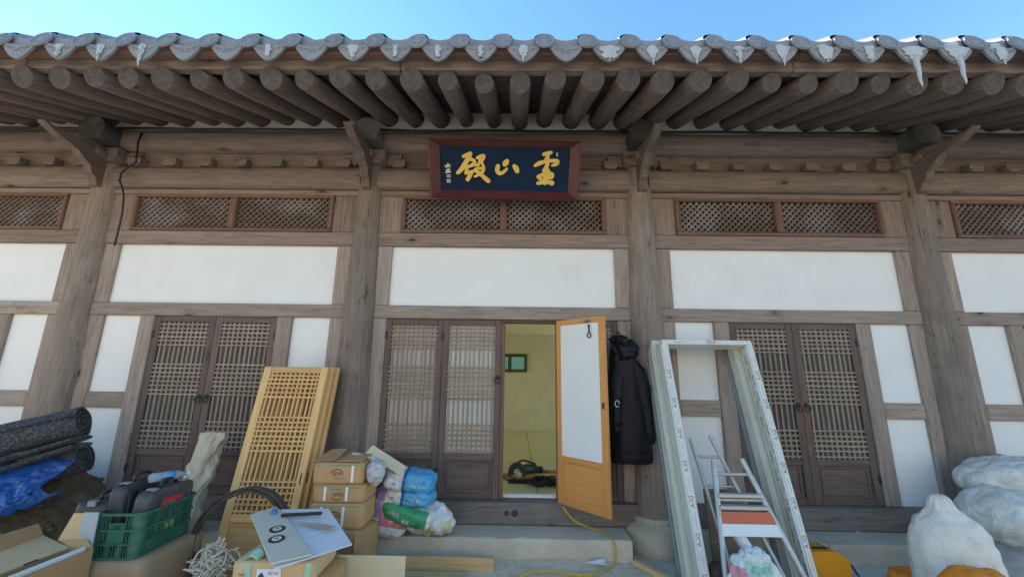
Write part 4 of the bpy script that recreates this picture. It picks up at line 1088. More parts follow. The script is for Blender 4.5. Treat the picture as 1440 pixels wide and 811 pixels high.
o = member(onb(395, 724, .045), onb(453, 721, .04), .028, .02, BLACKP, 'pry_bar', None, tuple(bn), .006); tag(o, 'black flat bar lying across the far edge of the boards', 'bar')
a, b = onb(411, 733, .034), onb(472, 741, .036); c_ = onb(458, 745, .036); e = onb(462, 737, .036)
m = MB(); pts = [a, c_, b, e]; c0 = sum(pts, Vector()) / 4; m.add([p - c0 for p in pts] + [p - c0 + bn * .002 for p in pts], [(0, 1, 2, 3), (7, 6, 5, 4), (0, 4, 5, 1), (1, 5, 6, 2), (2, 6, 7, 3), (3, 7, 4, 0)])
o = m.build('saw_blade', ALU, None, c0); tag(o, 'narrow grey saw blade lying on the pale boards', 'saw blade')
o = member(onb(387, 716, .04), onb(384, 722, .04), .035, .03, plain('blue_plastic', (.05, .22, .45), .4, .1, 5), 'marking_pen', None, tuple(bn), .006); tag(o, 'small blue plastic marker at the corner of the beige board', 'marker')
ca = onb(420, 780, -.012)
o = carton('cardboard_box', (-1.35, -1.46, .345), (.50, .42, .13), (0, 0, 2), CARD3, 'pale carton with printed label right under the boards', None, 71, .003)
LABL = plain('label_paper', (.74, .75, .76), .7, .04, 5); NAVP = plain('navy_print', (.02, .04, .2), .6, .1, 5)
def label(o, x0, x1, z0, z1, y, lines=2, diamond=True, nm='label'):
    l = strip(o, x0, x1, z0, z1, y, LABL, nm); h = z1 - z0; w_ = x1 - x0
    if diamond:
        vs, fs = sub([Vector((-.02, 0, 0)), Vector((0, -.02, 0)), Vector((.02, 0, 0)), Vector((0, .02, 0))], [(0, 1, 2, 3)], .012)
        decal([(v.x, v.y) for v in vs], fs, (x0 + .03, y, (z0 + z1) / 2), (1, 0, 0), (0, 0, 1), o, NAVP, 'mark', .006)
    for k in range(lines): words(o, 'KZ-A1' if k == 0 else 'NT 07', h * .3, ((x0 + x1) / 2 + (.03 if diamond else 0), y, z1 - h * (k + .75) / (lines + .5)), NAVP, off=.006)
label(o, -.09, .06, .015, .095, -.5); words(o, 'PANEL', .022, (-.17, -.5, .06), PRINT)
TEAL = plain('mint_strap', (.30, .58, .42), .5, .08, 6)
for sx in (-.145, .22): strip(o, sx - .017, sx + .017, .0, .122, -.5, TEAL, 'strap')
m = MB(); m.grid(lambda u, v: (-.20 + .09 * u + .03 * v, -.19 + .05 * v, .125 + .03 * math.sin(u * 3.1) + .03 * v), 6, 5); m.build('strap_knot', TEAL, o, None, True, solid=.003)
o = carton('cardboard_box', (-1.30, -1.46, 0), (.56, .44, .345), (0, 0, 2), CARD, 'brown carton with white labels underneath the pale carton', None, 73, .005)
label(o, -.10, .02, .24, .315, -.5, 1, False); label(o, .08, .21, .24, .31, -.5, 1, True)
for sx in (.245,): strip(o, sx - .017, sx + .017, .0, .34, -.5, TEAL, 'strap')

# cream sheet standing at the front, lumber behind it
a, b = P(474, 779, Y=-1.2), P(571, 780, Y=-1.2)
o = MB().box(a.x, b.x, -1.21, -1.198, 0, a.z, None, .002).build('cream_board', CREAM, None, rot=(0, 0, 0)); base(o); tag(o, 'cream board standing upright on edge in front of the lumber', 'board')
bs = MB().box(-.06, .06, -.01, .12, 0, .05, None, .004).build('lumber_block', WL('x'), None, ((a.x + b.x) / 2, -1.18, 0)); tag(bs, 'short timber block propping the upright cream board', 'block')
for x0, x1, y, z0, z1, th, lab in ((P(566, 790, Y=-.56).x, P(695, 790, Y=-.56).x, -.60, .012, .105, .05, 'pale timber beam lying against the front of the stone step'), (P(560, 800, Y=-.72).x, P(660, 800, Y=-.72).x, -.80, .0, .045, .13, 'flat timber plank on the ground before the pale beam')):
    o = MB().box(x0, x1, y - th / 2, y + th / 2, 0, z1, None, .004).build('lumber', WL('x')); base(o); tag(o, lab, 'lumber')
a, b = P(877, 769, Y=-.40), P(955, 816, Z=.02)
o = member((1.245, -.44, .025), (1.52, -.86, .022), .06, .042, WL('z'), 'lumber', None, (0, 0, 1)); tag(o, 'narrow timber batten lying on the ground beside the round plinth', 'lumber')

# ---- yellow extension cord
m = MB(); YC = plain('yellow_cable', (.56, .36, .04), .5, .08, 8)
cpts = [P(792, 712, Y=-.17), P(797, 720, Y=-.20), P(806, 730, Y=-.24), P(818, 737, Y=-.30), P(832, 742, Z=.215), P(848, 748, Z=.207), P(858, 755, Z=.206)]
e = P(864, 764, Y=-.445); cpts += [e, P(866, 778, Y=-.452), P(865, 790, Y=-.462), P(860, 798, Z=.012), P(845, 803, Z=.03), P(825, 807, Z=.035), P(800, 806, Z=.04), P(775, 802, Z=.045), P(750, 803, Z=.04), P(735, 807, Z=.03), P(720, 815, Z=.02)]
q = []
for i in range(len(cpts) - 1):
    a, b, c_, d_ = cpts[max(i - 1, 0)], cpts[i], cpts[i + 1], cpts[min(i + 2, len(cpts) - 1)]
    for t in (0, .25, .5, .75): q.append(.5 * (2 * b + (c_ - a) * t + (2 * a - 5 * b + 4 * c_ - d_) * t * t + (3 * b - a - 3 * c_ + d_) * t ** 3))
m.tube(q + [cpts[-1]], .0085, 7); o = m.build('extension_cord', YC, None, None, True); base(o); tag(o, 'yellow extension cord running from the open door over the step to the ground', 'cord')

# ---- green crate with tool cases on a carton
CG = plain('crate_green', (.012, .12, .078), .5, .12, 8, dirt=(7, (.16, .22, .18), .4))
ob = carton('cardboard_box', (-2.52, -1.24, 0), (.44, .60, .40), (0, 0, 3), plain('dull_cardboard', (.38, .265, .16), .85, .08, 4, bmp=.08), 'dull brown carton supporting the green crate', None, 81, .006)
crate = empty('crate', (-2.535, -1.25, .402), (0, 0, R(3))); tag(crate, 'green plastic crate holding two black tool cases', 'crate')
cw, cl, chh = .155, .26, .285
def cring(z, th, out, h):
    rr = .05; pts = []
    for (sx, sy, a0) in ((1, 1, 0), (-1, 1, 90), (-1, -1, 180), (1, -1, 270)):
        for k in range(5): t = R(a0 + 90 * k / 4); pts.append((sx * (cw - rr) + (rr + out) * math.cos(t), sy * (cl - rr) + (rr + out) * math.sin(t)))
    m = MB(); n = len(pts); k = (1 - th / cw)
    inn = [(p[0] * (1 - th / cw), p[1] * (1 - th / cl)) for p in pts]
    m.add([(*p, z) for p in pts] + [(*p, z + h) for p in pts] + [(*p, z) for p in inn] + [(*p, z + h) for p in inn],
          [(i, (i + 1) % n, (i + 1) % n + n, i + n) for i in range(n)] + [(i + 2 * n, i + 3 * n, (i + 1) % n + 3 * n, (i + 1) % n + 2 * n) for i in range(n)] +
          [(i + n, (i + 1) % n + n, (i + 1) % n + 3 * n, i + 3 * n) for i in range(n)] + [(i, i + 2 * n, (i + 1) % n + 2 * n, (i + 1) % n) for i in range(n)])
    return m
for z, out, h in ((0, .0, .012), (.088, .007, .010), (.172, .009, .010), (.268, .013, .017)): cring(z, .012, out, h).build('rim' if z > .2 else 'rib_band', CG, crate)
flatbox('floor', CG, crate, (0, 0, .002), (cw * 1.9, cl * 1.9, .006))
# walls as upright bars
m = MB()
for k in range(21):
    y = -cl + .05 + (2 * cl - .1) * k / 20; w2 = .011 if k % 5 == 0 else .0035
    for sx in (-1, 1): m.box(sx * (cw - .007) - .003, sx * (cw - .007) + .003, y - w2, y + w2, .010, .27)
for k in range(13):
    x = -cw + .045 + (2 * cw - .09) * k / 12; w2 = .011 if k % 4 == 0 else .0035
    for sy in (-1, 1):
        m.box(x - w2, x + w2, sy * (cl - .007) - .003, sy * (cl - .007) + .003, .010, (.215 if 4 <= k <= 8 else .27))
for sy in (-1, 1): m.box(-.06, .06, sy * (cl - .007) - .003, sy * (cl - .007) + .003, .205, .222); m.box(-.05, .05, sy * (cl - .007) - .0025, sy * (cl - .007) + .0025, .095, .17)
for (sx, sy, a0) in ((1, 1, 0), (-1, 1, 90), (-1, -1, 180), (1, -1, 270)):
    pts = [(sx * (cw - .05) + .048 * math.cos(R(a0 + 90 * k / 5)), sy * (cl - .05) + .048 * math.sin(R(a0 + 90 * k / 5))) for k in range(6)]
    for i in range(5): m.add([(*pts[i], .01), (*pts[i + 1], .01), (*pts[i + 1], .27), (*pts[i], .27)], [(0, 1, 2, 3)])
for sx in (-1, 1): m.box(sx * (cw - .008) - .0025, sx * (cw - .008) + .0025, -cl + .05, cl - .05, .012, .085); m.box(sx * (cw - .0085) - .0025, sx * (cw - .0085) + .0025, -.07, .07, .10, .17)
m.build('side_bars', CG, crate)
vs, fs = text_mesh('농협', .05); MB().add([(cw + .004, v.x, v.y + .135) for v in vs], fs).build('print', plain('lime_print', (.40, .55, .12), .6, .1, 5), crate)
def toolcase(loc, size, rot, mat, lab, label_=False, seed=1):
    w_, l, h = size; o = weld(lump(w_, l, h, 9, 14, seed, .005, 8).build('tool_case', mat, None, loc, rot=rot)); tag(o, lab, 'tool case')
    for k in range(5):
        y = -l / 2 + .06 + (l - .12) * k / 4
        for sx in (-1, 1): MB().box(sx * w_ / 2 - .006, sx * w_ / 2 + .006, y - .018, y + .018, .03, h - .06, None, .004).build('rib', mat, o)
    MB().box(-.004, .004, -l / 2 + .005, l / 2 - .005, h - .004, h + .003, None, .001).build('seam', mat, o)
    m = MB(); m.tube([(0, -.075, h - .01), (0, -.07, h + .03), (0, -.04, h + .045), (0, .04, h + .045), (0, .07, h + .03), (0, .075, h - .01)], .012, 8); m.build('handle', BLACKP, o, None, True)
    for y in (-.14, .14): MB().box(-.03, .03, y - .022, y + .022, h - .03, h + .008, None, .004).build('latch', plain('latch_grey', (.25, .26, .27), .4, .1, 8), o)
    if label_:
        pts = []; 
        for k in range(20): t = 2 * math.pi * k / 20; pts.append(Vector((.115 * math.copysign(abs(math.cos(t)) ** .6, math.cos(t)), .055 * math.copysign(abs(math.sin(t)) ** .8, math.sin(t)), 0)))
        vs, fs = sub(pts, [tuple(range(20))], .03)
        decal([(v.x, v.y) for v in vs], fs, (.3, -.01, h * .68), (0, 1, 0), (0, 0, 1), o, plain('red_label', (.55, .045, .05), .45, .06, 6), 'red_label', .008)
        words(o, 'MASTER', .032, (.3, -.04, h * .70), plain('pink_print', (.75, .55, .55), .6, .1, 5), (0, 1, 0), (0, 0, 1), off=.011); words(o, '▦▦', .05, (.3, .055, h * .67), PRINT, (0, 1, 0), (0, 0, 1), off=.011)
    return o
DG = plain('dark_grey_plastic', (.060, .064, .070), .5, .12, 10, bmp=.1, dirt=(6, (.16, .155, .15), .5)); BK = plain('scuffed_black_plastic', (.028, .032, .038), .5, .12, 10, bmp=.1, dirt=(6, (.12, .12, .12), .45))
toolcase((-2.615, -1.24, .412), (.11, .42, .43), (0, R(-3), R(3)), BK, 'black tool case standing in the green crate beside the labelled case', False, 3)
toolcase((-2.475, -1.22, .412), (.115, .44, .385), (0, R(3), R(3)), DG, 'grey black tool case with a red label standing in the green crate', True, 5)
o = toolcase((-3.04, -1.05, .36), (.24, .30, .30), (0, 0, R(8)), BK, 'scuffed black case standing behind the green crate', False, 8)
# water bottle lying on the cases
bt = empty('water_bottle', (-2.535, -1.30, .858), (R(-92), 0, R(-28))); tag(bt, 'clear plastic water bottle with blue label lying on the tool cases', 'bottle')
pet = film('clear_bottle', (.55, .66, .74), .12, .5, .05)
MB().lathe([(.028, 0), (.033, .01), (.032, .07), (.030, .075), (.032, .08), (.032, .165), (.024, .195), (.013, .215), (.013, .235)], 20).build('body', pet, bt, None, True, angle=40)
MB().lathe([(.0335, .085), (.0335, .15)], 20).build('label', plain('blue_label', (.06, .30, .62), .4, .15, 14), bt, None, True)
MB().lathe([(.016, .233), (.016, .25), (.001, .251)], 16).build('cap', plain('pale_cap', (.6, .7, .8), .4, .05, 5), bt)

# ---- long open carton in front, running towards the camera
T0 = .50; fr_, fl_ = P(133, 770, Z=T0), P(97, 770, Z=T0); yn = -2.45
oc = empty('cardboard_box', ((fr_.x + fl_.x) / 2, -2.0, 0)); tag(oc, 'long open brown carton with its flaps folded out', 'box')
def loc(p): return Vector(p) - oc.location
ocx0, ocx1, oyf = fl_.x, fr_.x, (fr_.y + fl_.y) / 2
for r_, mt in (((ocx1 - .006, ocx1, yn, oyf), CARD2), ((ocx0, ocx0 + .006, yn, oyf), CARD2), ((ocx0 + .007, ocx1 - .007, oyf - .006, oyf), CARD), ((ocx0 + .007, ocx1 - .007, yn, yn + .006), CARD2)):
    c0 = loc((0, 0, 0)); MB().box(r_[0] + c0.x, r_[1] + c0.x, r_[2] + c0.y, r_[3] + c0.y, 0, T0, None, .001).build('side', mt, oc)
MB().box(ocx0 + .007 + c0.x, ocx1 - .007 + c0.x, yn + .007 + c0.y, oyf - .007 + c0.y, 0, .008).build('bottom', CARD2, oc)
h1 = P(60, 753, Z=.535); h1n = h1 + (P(0, 776, Z=.535) - h1) * 2.1; h2 = P(53, 736, Z=.61); h2n = h2 + (P(0, 752, Z=.61) - h2) * 2.3
flap(oc, [loc((ocx0 - .001, yn, T0)), loc((ocx0 - .001, oyf, T0)), loc(h1), loc(h1n)], CARD3)
flap(oc, [loc(h1n) + Vector((0, 0, .002)), loc(h1) + Vector((0, 0, .002)), loc(h2), loc(h2n)], CARD2)
flap(oc, [loc((ocx0 + .012, oyf + .004, T0)), loc((ocx1 - .012, oyf + .004, T0)), loc(P(122, 757, Y=oyf + .03)), loc(P(82, 759, Y=oyf + .03))], CARD)
flap(oc, [loc(P(82, 759, Y=oyf + .034)), loc(P(116, 760, Y=oyf + .034)), loc(P(129, 721, Y=oyf + .06)), loc(P(105, 721, Y=oyf + .06))], CARD3)
for fy in (.25, .62):
    q = Vector((ocx0, oyf - (oyf - yn) * fy, T0)); MB().box(-.010, .010, -.035, .035, 0, .006, None, .001).build('slot_tab', PRINT, oc, loc(q))
MB().box(ocx1 - .05 + c0.x, ocx1 - .035 + c0.x, oyf - .42 + c0.y, oyf - .02 + c0.y, .10, T0 + .018, None, .002).build('white_sheet', WHITEP, oc)
o = MB().box(-.05, .05, -.006, .006, 0, .70, None, .002).build('grey_panel', plain('grey_sheet', (.42, .45, .48), .6, .05, 4), None, (P(127, 730, Y=-1.545).x, -1.545, 0)); tag(o, 'grey sheet standing between the long open carton and the green crate', 'board')

# ---- soil heap, tarpaulin and felt rolls
SOIL = plain('earth', (.13, .088, .052), .95, .3, 5, bmp=.8, fine=(40, (.20, .15, .10), .7), dirt=(9, (.07, .048, .03), .6))
m = MB()
def heap(u, v):
    x = -1.75 + 2.55 * u; y = -1.0 + 1.28 * v
    a = max(0, 1 - ((x + .35) / 1.25) ** 2) if x > -.35 else 1.0; b = max(0, 1 - ((y - .05) / .95) ** 2) if y < .05 else 1
    h = .80 * (a ** .7) * (b ** .6); q = Vector((x, y, 0))
    h += (.05 * noise.noise(q * 4) + .035 * noise.noise(q * 11) + .022 * noise.noise(q * 26)) * min(1, h * 6)
    return (x, y, max(-.005, h))
m.grid(heap, 90, 56); o = m.build('soil_heap', SOIL, None, (-4.30, -.55, 0), True); tag(o, 'heap of brown earth under the felt rolls and blue sheet', 'soil heap')
heap_o = o
cl_ = MB(); rc = random.Random(9)
for k in range(240):
    u, v = rc.random(), rc.random(); p = heap(u, v)
    if p[2] < .03: continue
    r = rc.uniform(.008, .03); s_ = lump(r * 2, r * 2, r * 1.5, 2.2, 4, k, r * .3, 30)
    cl_.add([(p[0] + q[0], p[1] + q[1], p[2] + q[2] - r * .4) for q in s_.v], s_.f)
stuff(cl_.build('soil_clods', SOIL, heap_o, None, True))
FELT = plain('grey_felt', (.034, .036, .043), .95, .25, 8, bmp=.6, fine=(55, (.18, .18, .19), .75), dirt=(20, (.014, .015, .018), .5))
def felt_roll(a, b, r, turns, lab, seed, squash=1.0):
    a, b = Vector(a), Vector(b); d = (b - a); L = d.length; d.normalize(); up = Vector((0, 0, 1)); sx_ = d.cross(up).normalized(); up = sx_.cross(d)
    m = MB(); N = int(turns * 22)
    def pos(k, q, th):
        t = k / N; ang = t * turns * 2 * math.pi; rad = r * (.18 + .82 * t) + th + .006 * noise.noise(Vector((ang, q * 4, seed)))
        rad *= 1 + .04 * noise.noise(Vector((q * 3.2, math.cos(ang), seed + math.sin(ang))))
        return a + d * (q * L + .018 * noise.noise(Vector((ang * .8, seed, q)))) + sx_ * math.cos(ang) * rad + up * math.sin(ang) * rad * squash
    nq = 14; th = r * .82 / turns * .62
    rows_o = [[pos(k, j / nq, th * .5) for j in range(nq + 1)] for k in range(N + 1)]; rows_i = [[pos(k, j / nq, -th * .5) for j in range(nq + 1)] for k in range(N + 1)]
    for rows in (rows_o, rows_i):
        m.add([p for rw in rows for p in rw], [(k * (nq + 1) + j, k * (nq + 1) + j + 1, (k + 1) * (nq + 1) + j + 1, (k + 1) * (nq + 1) + j) for k in range(N) for j in range(nq)])
    for j in (0, nq):
        m.add([rows_o[k][j] for k in range(N + 1)] + [rows_i[k][j] for k in range(N + 1)], [(k, k + 1, k + 1 + N + 1, k + N + 1) for k in range(N)])
    m.add([rows_o[N][j] for j in range(nq + 1)] + [rows_i[N][j] for j in range(nq + 1)], [(j, j + 1, j + 1 + nq + 1, j + nq + 1) for j in range(nq)])
    o = m.build('felt_roll', FELT, None, None, True, angle=50); base(o); tag(o, lab, 'roll'); return o
pa = P(118, 594, Y=-.64); pb = P(-30, 628, Y=-.90)
felt_roll(pa, pb, .140, 3.4, 'speckled grey felt roll on top of the pile', 1)
pa = P(122, 643, Y=-.58); pb = P(-25, 690, Y=-.84)
felt_roll(pa, pb, .155, 3.5, 'speckled grey felt roll at the bottom of the pile on the earth', 2, .85)
for k, (y1, y2, lab) in enumerate(((617, 654, 'folded grey felt layer squeezed under the top roll'), (627, 668, 'folded grey felt layer resting on the lower roll'))):
    a, b = P(106, y1, Y=-.78), P(-25, y2, Y=-1.0)
    m = MB(); d = (b - a); 
    def fn(u, v, a=a, d=d, k=k):
        t = 2 * math.pi * u; q = a + d * v; w_ = .10 + .01 * noise.noise(Vector((v * 4, k, 0))); h = .026 + .007 * noise.noise(Vector((v * 6, k + 3, math.cos(t))))
        return (q.x, q.y + w_ * math.cos(t) + .05, q.z + h * math.sin(t) + .012 * noise.noise(Vector((v * 5, k * 4, 2))))
    m.grid(fn, 16, 24, None, True); m.f += [tuple(range(16)), tuple(range(23 * 16, 24 * 16))]; m.mi += [0, 0]
    o = m.build('folded_felt', FELT, None, None, True, angle=60); base(o); tag(o, lab, 'felt')
TARP = bands('blue_tarpaulin', (.008, .085, .30), [], rough=.25, bmp=.4)
m = MB()
c00, c10, c01, c11 = P(-45, 662, Y=-.80), P(104, 650, Y=-.66), P(-45, 730, Y=-1.30), P(60, 680, Y=-1.05)
ctrl = [[P(-60, 655, Y=-.86), P(20, 650, Y=-.84), P(70, 645, Y=-.80), P(107, 648, Y=-.74)],
        [P(-60, 680, Y=-1.0), P(20, 672, Y=-.98), P(70, 662, Y=-.92), P(100, 655, Y=-.82)],
        [P(-60, 705, Y=-1.16), P(15, 695, Y=-1.10), P(50, 682, Y=-1.02), P(82, 668, Y=-.90)],
        [P(-60, 728, Y=-1.30), P(5, 720, Y=-1.22), P(32, 703, Y=-1.12), P(60, 684, Y=-1.0)]]
def bern(t): return ((1 - t) ** 3, 3 * t * (1 - t) ** 2, 3 * t * t * (1 - t), t ** 3)
def tarp(u, v):
    bu, bv = bern(u), bern(v); p = Vector()
    for j in range(4):
        for i in range(4): p += ctrl[j][i] * bu[i] * bv[j]
    n = .022 * noise.noise(Vector((u * 5, v * 4, 3))) + .016 * (1 - abs(noise.noise(Vector((u * 4 + v * 5, v * 7, 8))))) ** 3 + .012 * noise.noise(Vector((u * 14, v * 10, 1)))
    return p + Vector((0, -.3, 1)) * n
m.grid(tarp, 46, 34)
o = m.build('tarpaulin', TARP, None, None, True, solid=.003); base(o); tag(o, 'crumpled blue plastic sheet draped over the earth heap', 'tarpaulin')
# tucked underside of the sheet
m = MB()
def under(u, v):
    q = tarp(.25 + .7 * u, 1.0 - .0 * v); return (q.x + .10 * v * u, q.y + .10 * v, q.z - .004 - .05 * math.sin(v * 3) + .02 * noise.noise(Vector((u * 7, v * 5, 5))) - .02 * v)
mm = MB(); mm.grid(under, 26, 10); mm.build('tucked_fold', TARP, o, -o.location, True, solid=.003)
# ------------------------------------------------------------------ right hand side
# ---- white window frames leaning on the wall
UPVC = plain('white_upvc', (.66, .66, .62), .4, .05, 5, dirt=(6, (.50, .48, .42), .4)); FILM = plain('cream_film', (.60, .59, .50), .4, .06, 5, dirt=(7, (.46, .45, .36), .4)); GASK = plain('dark_gasket', (.05, .065, .07), .5, .1, 9)
MARK = plain('grey_print', (.09, .10, .10), .7, .15, 20)
vsm, fsm = text_mesh('DI-A', .046)
vsl, fsl = text_mesh('window frame', .020)
def wframe(loc, w_, h, lean, rz, lab, prof=.048, dep=.135, grooves=True, mat=UPVC, marks=True):
    f = empty('window_frame', loc, (R(lean), 0, R(rz))); tag(f, lab, 'window frame')
    def bar(x0, x1, z0, z1, nm): return MB().box(x0, x1, 0, dep, z0, z1, None, .004).build(nm, mat, f)
    bars = [bar(0, prof, 0, h, 'side_bar'), bar(w_ - prof, w_, 0, h, 'side_bar'), bar(prof + .001, w_ - prof - .001, h - prof, h, 'top_bar'), bar(prof + .001, w_ - prof - .001, 0, prof, 'bottom_bar')]
    if grooves:
        # stepped inner faces: raised rails and dark gaskets running along both sides and the head
        for (x, sg) in ((prof, 1), (w_ - prof, -1), (0, -1)):
            for y0, y1, t, mt in ((.010, .052, .014, mat), (.062, .100, .012, FILM), (.106, .128, .016, FILM)):
                a, b = sorted((x, x + sg * t)); MB().box(a, b, y0, y1, prof + .002, h - prof - .002, None, .002).build('track', mt, f)
            for y in (.057, .103): a, b = sorted((x, x + sg * .004)); MB().box(a, b, y - .003, y + .003, prof + .002, h - prof - .002).build('gasket', GASK, f)
    if marks:
        for b_, xs_ in ((bars[0], .024), (bars[1], w_ - .024)):
            m = MB(); m2 = MB(); k = 0; z = .12
            while z < h - .1:
                q = (vsm, fsm) if k % 2 == 0 else (vsl, fsl)
                (m if k % 2 == 0 else m2).add([(xs_ - v.y, -.0015, z - v.x) for v in q[0]], q[1]); z += .135; k += 1
            m.build('film_print', MARK, b_); m2.build('film_print', plain('pale_print', (.38, .40, .38), .7, .1, 9), b_)
            # print on the inner face too
        m = MB(); z = .2; k = 0
        while z < h - .12:
            q = (vsm, fsm) if k % 3 != 1 else (vsl, fsl)
            yy = (.031, .081)[k % 2]
            m.add([(w_ - prof - .0155, yy - v.y * .9, z - v.x) for v in q[0]], q[1]); z += .075; k += 1
        m.build('film_print', MARK, bars[1])
        m = MB(); m.add([(w_ * .55 + v.x, -.0015, h - .024 + v.y) for v in vsm], fsm); m.add([(w_ * .2 + v.x, -.0015, h - .024 + v.y) for v in vsl], fsl); m.build('film_print', MARK, bars[2])
    return f
tl, tr = P(930, 477, Y=-.42), P(1056, 477, Y=-.42); H_F = 2.10; LN = -16.2
wf = (tr.x - tl.x)
yb = -.42 - H_F * math.sin(R(16.2)); 
hh = tl.z / math.cos(R(16.2))
wframe((tl.x, yb, .0), wf, hh, LN, 0, 'white film covered window frame leaning in front of the others')
# further frames behind, seen at the left edge only
fr2 = wframe((tl.x - .048, yb + .155, .0), wf, hh + .005, LN, 0, 'white window frame second in the leaning stack, film still on', marks=False, mat=FILM)
fr3 = wframe((tl.x - .085, yb + .30, .0), wf * .985, hh - .005, LN, 0, 'narrow dark edged window sash at the back of the leaning frames', prof=.03, dep=.05, grooves=False, marks=False, mat=plain('sash_grey', (.20, .23, .23), .4, .15, 8))

# ---- aluminium stepladder standing inside the frame
lad = empty('stepladder', (2.05, -.85, 0)); tag(lad, 'folded aluminium stepladder with an orange and white step inside the white frame', 'ladder')
def L(p): return Vector(p) - Vector((2.05, -.85, 0))
fl0, fl1 = P(1003, 647, Y=-.66), P(1021, 815, Y=-1.04); fr0, fr1 = P(1043, 645, Y=-.66), P(1134, 818, Y=-1.04)
def ext(a, b): t = a.z / (a.z - b.z); return a + (b - a) * t
fl1, fr1 = ext(fl0, fl1), ext(fr0, fr1); fl1.z = fr1.z = .012
rl0, rr0 = P(971, 617, Y=-.47), P(998, 612, Y=-.47); rl1 = ext(rl0, P(1008, 735, Y=-.78)); rr1 = ext(rr0, P(1062, 735, Y=-.80)); rl1.z = rr1.z = .012
for a, b in ((fl0, fl1), (fr0, fr1)):
    m = MB(); m.tube([L(a), L(a + (b - a) * .5), L(b)], .022, 10); m.build('front_rail', ALU, lad, None, True, angle=50)
for a, b in ((rl0, rl1), (rr0, rr1)):
    m = MB(); m.tube([L(a), L(a + (b - a) * .5), L(b)], .017, 10); m.build('rear_rail', ALU, lad, None, True, angle=50)
for p in (fl1, fr1, rl1, rr1): MB().lathe([(.026, -.012), (.026, .03), (.020, .034)], 12).build('rubber_foot', BLACKP, lad, L(p))
def on(a, b, z): t = (a.z - z) / (a.z - b.z); return a + (b - a) * t
zf = fl0.z
for k, z in enumerate((zf - .10, zf - .28)):
    m = MB(); m.tube([L(on(fl0, fl1, z)), L(on(fr0, fr1, z))], .015, 8); m.build('rung', ALU, lad, None, True)
for z in (rl0.z - .14, rl0.z - .36, rl0.z - .58):
    m = MB(); m.tube([L(on(rl0, rl1, z)), L(on(rr0, rr1, z))], .012, 8); m.build('rung', ALU, lad, None, True)
for z, dp in ((P(1030, 695, Y=-.77).z, .08), (P(1030, 711, Y=-.80).z, .09)):
    a, b = on(fl0, fl1, z), on(fr0, fr1, z); member(L(a), L(b), .03, dp, ALU, 'step', lad, (0, -1, .1))
zo = P(1040, 717, Y=-.82).z; zo2 = P(1040, 733, Y=-.85).z; zo3 = P(1040, 750, Y=-.88).z
def plate(z0, z1, mat, nm, dy):
    a, b, c_, d_ = on(fl0, fl1, z0), on(fr0, fr1, z0), on(fr0, fr1, z1), on(fl0, fl1, z1); off = Vector((0, dy, 0)); flap(lad, [L(p + off) for p in (a, b, c_, d_)], mat, nm, .006)
plate(zo, zo2, plain('orange_label', (.62, .13, .06), .5, .08, 8), 'orange_plate', -.022); plate(zo2 - .002, zo3, WHITEP, 'white_plate', -.022)
m = MB(); m.tube([L(on(fl0, fl1, .55)), L(on(rl0, rl1, .50))], .006, 6); m.tube([L(on(fr0, fr1, .55)), L(on(rr0, rr1, .50))], .006, 6); m.build('spreader', ALU, lad)
# plastic bag, rag bundle, wood and pipe round the ladder's feet
PBAG = bands('green_print_bag', (.74, .78, .77), [((('x', -.10, .10), ('z', .22, .33)), (.42, .66, .58)), ((('x', -.18, -.09), ('z', .14, .28)), (.66, .28, .30))], rough=.3, bmp=.7)
pb_ = P(1060, 790, Y=-1.06)
o = weld(lump(.42, .34, .42, 2.1, 20, 91, .04, 7, .04, taper=lambda t: 1.05 - .4 * t).build('plastic_bag', PBAG, None, (pb_.x - .02, -1.08, .0))); tag(o, 'white plastic bag with green and red print at the foot of the ladder', 'bag')
words(o, '홈마트', .06, (.02, -.4, .275), plain('green_print', (.12, .42, .33), .6, .1, 5), cell=.02); words(o, 'ECO', .05, (-.11, -.4, .21), plain('rose_print', (.62, .2, .24), .6, .1, 5), (.6, 0, .8), (-.8, 0, .6), cell=.02)
o = member(P(1052, 757, Y=-.98), P(1092, 792, Y=-1.02), .10, .09, WHITEP, 'white_pipe', None, (0, -1, 0), .02)
bpy.data.objects.remove(o)
m = MB(); m.tube([(0, 0, 0), (0, 0, .46)], .048, 16); o = m.build('paper_tube', WHITEP, None, P(1082, 800, Y=-.93) - Vector((0, 0, .13)), True, rot=(R(-8), R(-28), 0), angle=40); tag(o, 'white paper tube leaning among the rubbish under the ladder', 'tube')
o = weld(lump(.09, .08, .36, 3, 12, 95, .012, 8, .01).build('red_packet', bands('red_cream_pack', (.62, .50, .36), [((('z', .16, .30), ('x', -.1, .1)), (.50, .06, .05))], bmp=.4), None, P(1098, 815, Y=-.99), rot=(R(-6), R(-30), 0))); o.location.z = .02; tag(o, 'cream and red packet leaning against the printed plastic bag', 'packet')
TW = wood('bark_wood', (.07, .045, .03), (.24, .17, .11), 'z', .4, .9)
pl = P(1086, 727, Y=-.52); ptw = [(0, 0, .0), (.01, .01, .16), (-.01, .0, .30), (.015, 0, pl.z - .05), (0, 0, pl.z)]
m = MB(); m.tube(ptw, [.035, .03, .034, .028, .02], 9); m.tube([(.01, 0, .25), (.06, -.02, .32), (.10, 0, .36)], [.02, .015, .008], 7); m.tube([(-.005, 0, pl.z - .06), (-.05, .0, pl.z - .01), (-.07, .01, pl.z + .01)], [.018, .014, .008], 7)
o = m.build('branch', TW, None, (pl.x, -.52, 0), True); tag(o, 'crooked brown branch standing behind the ladder', 'branch')
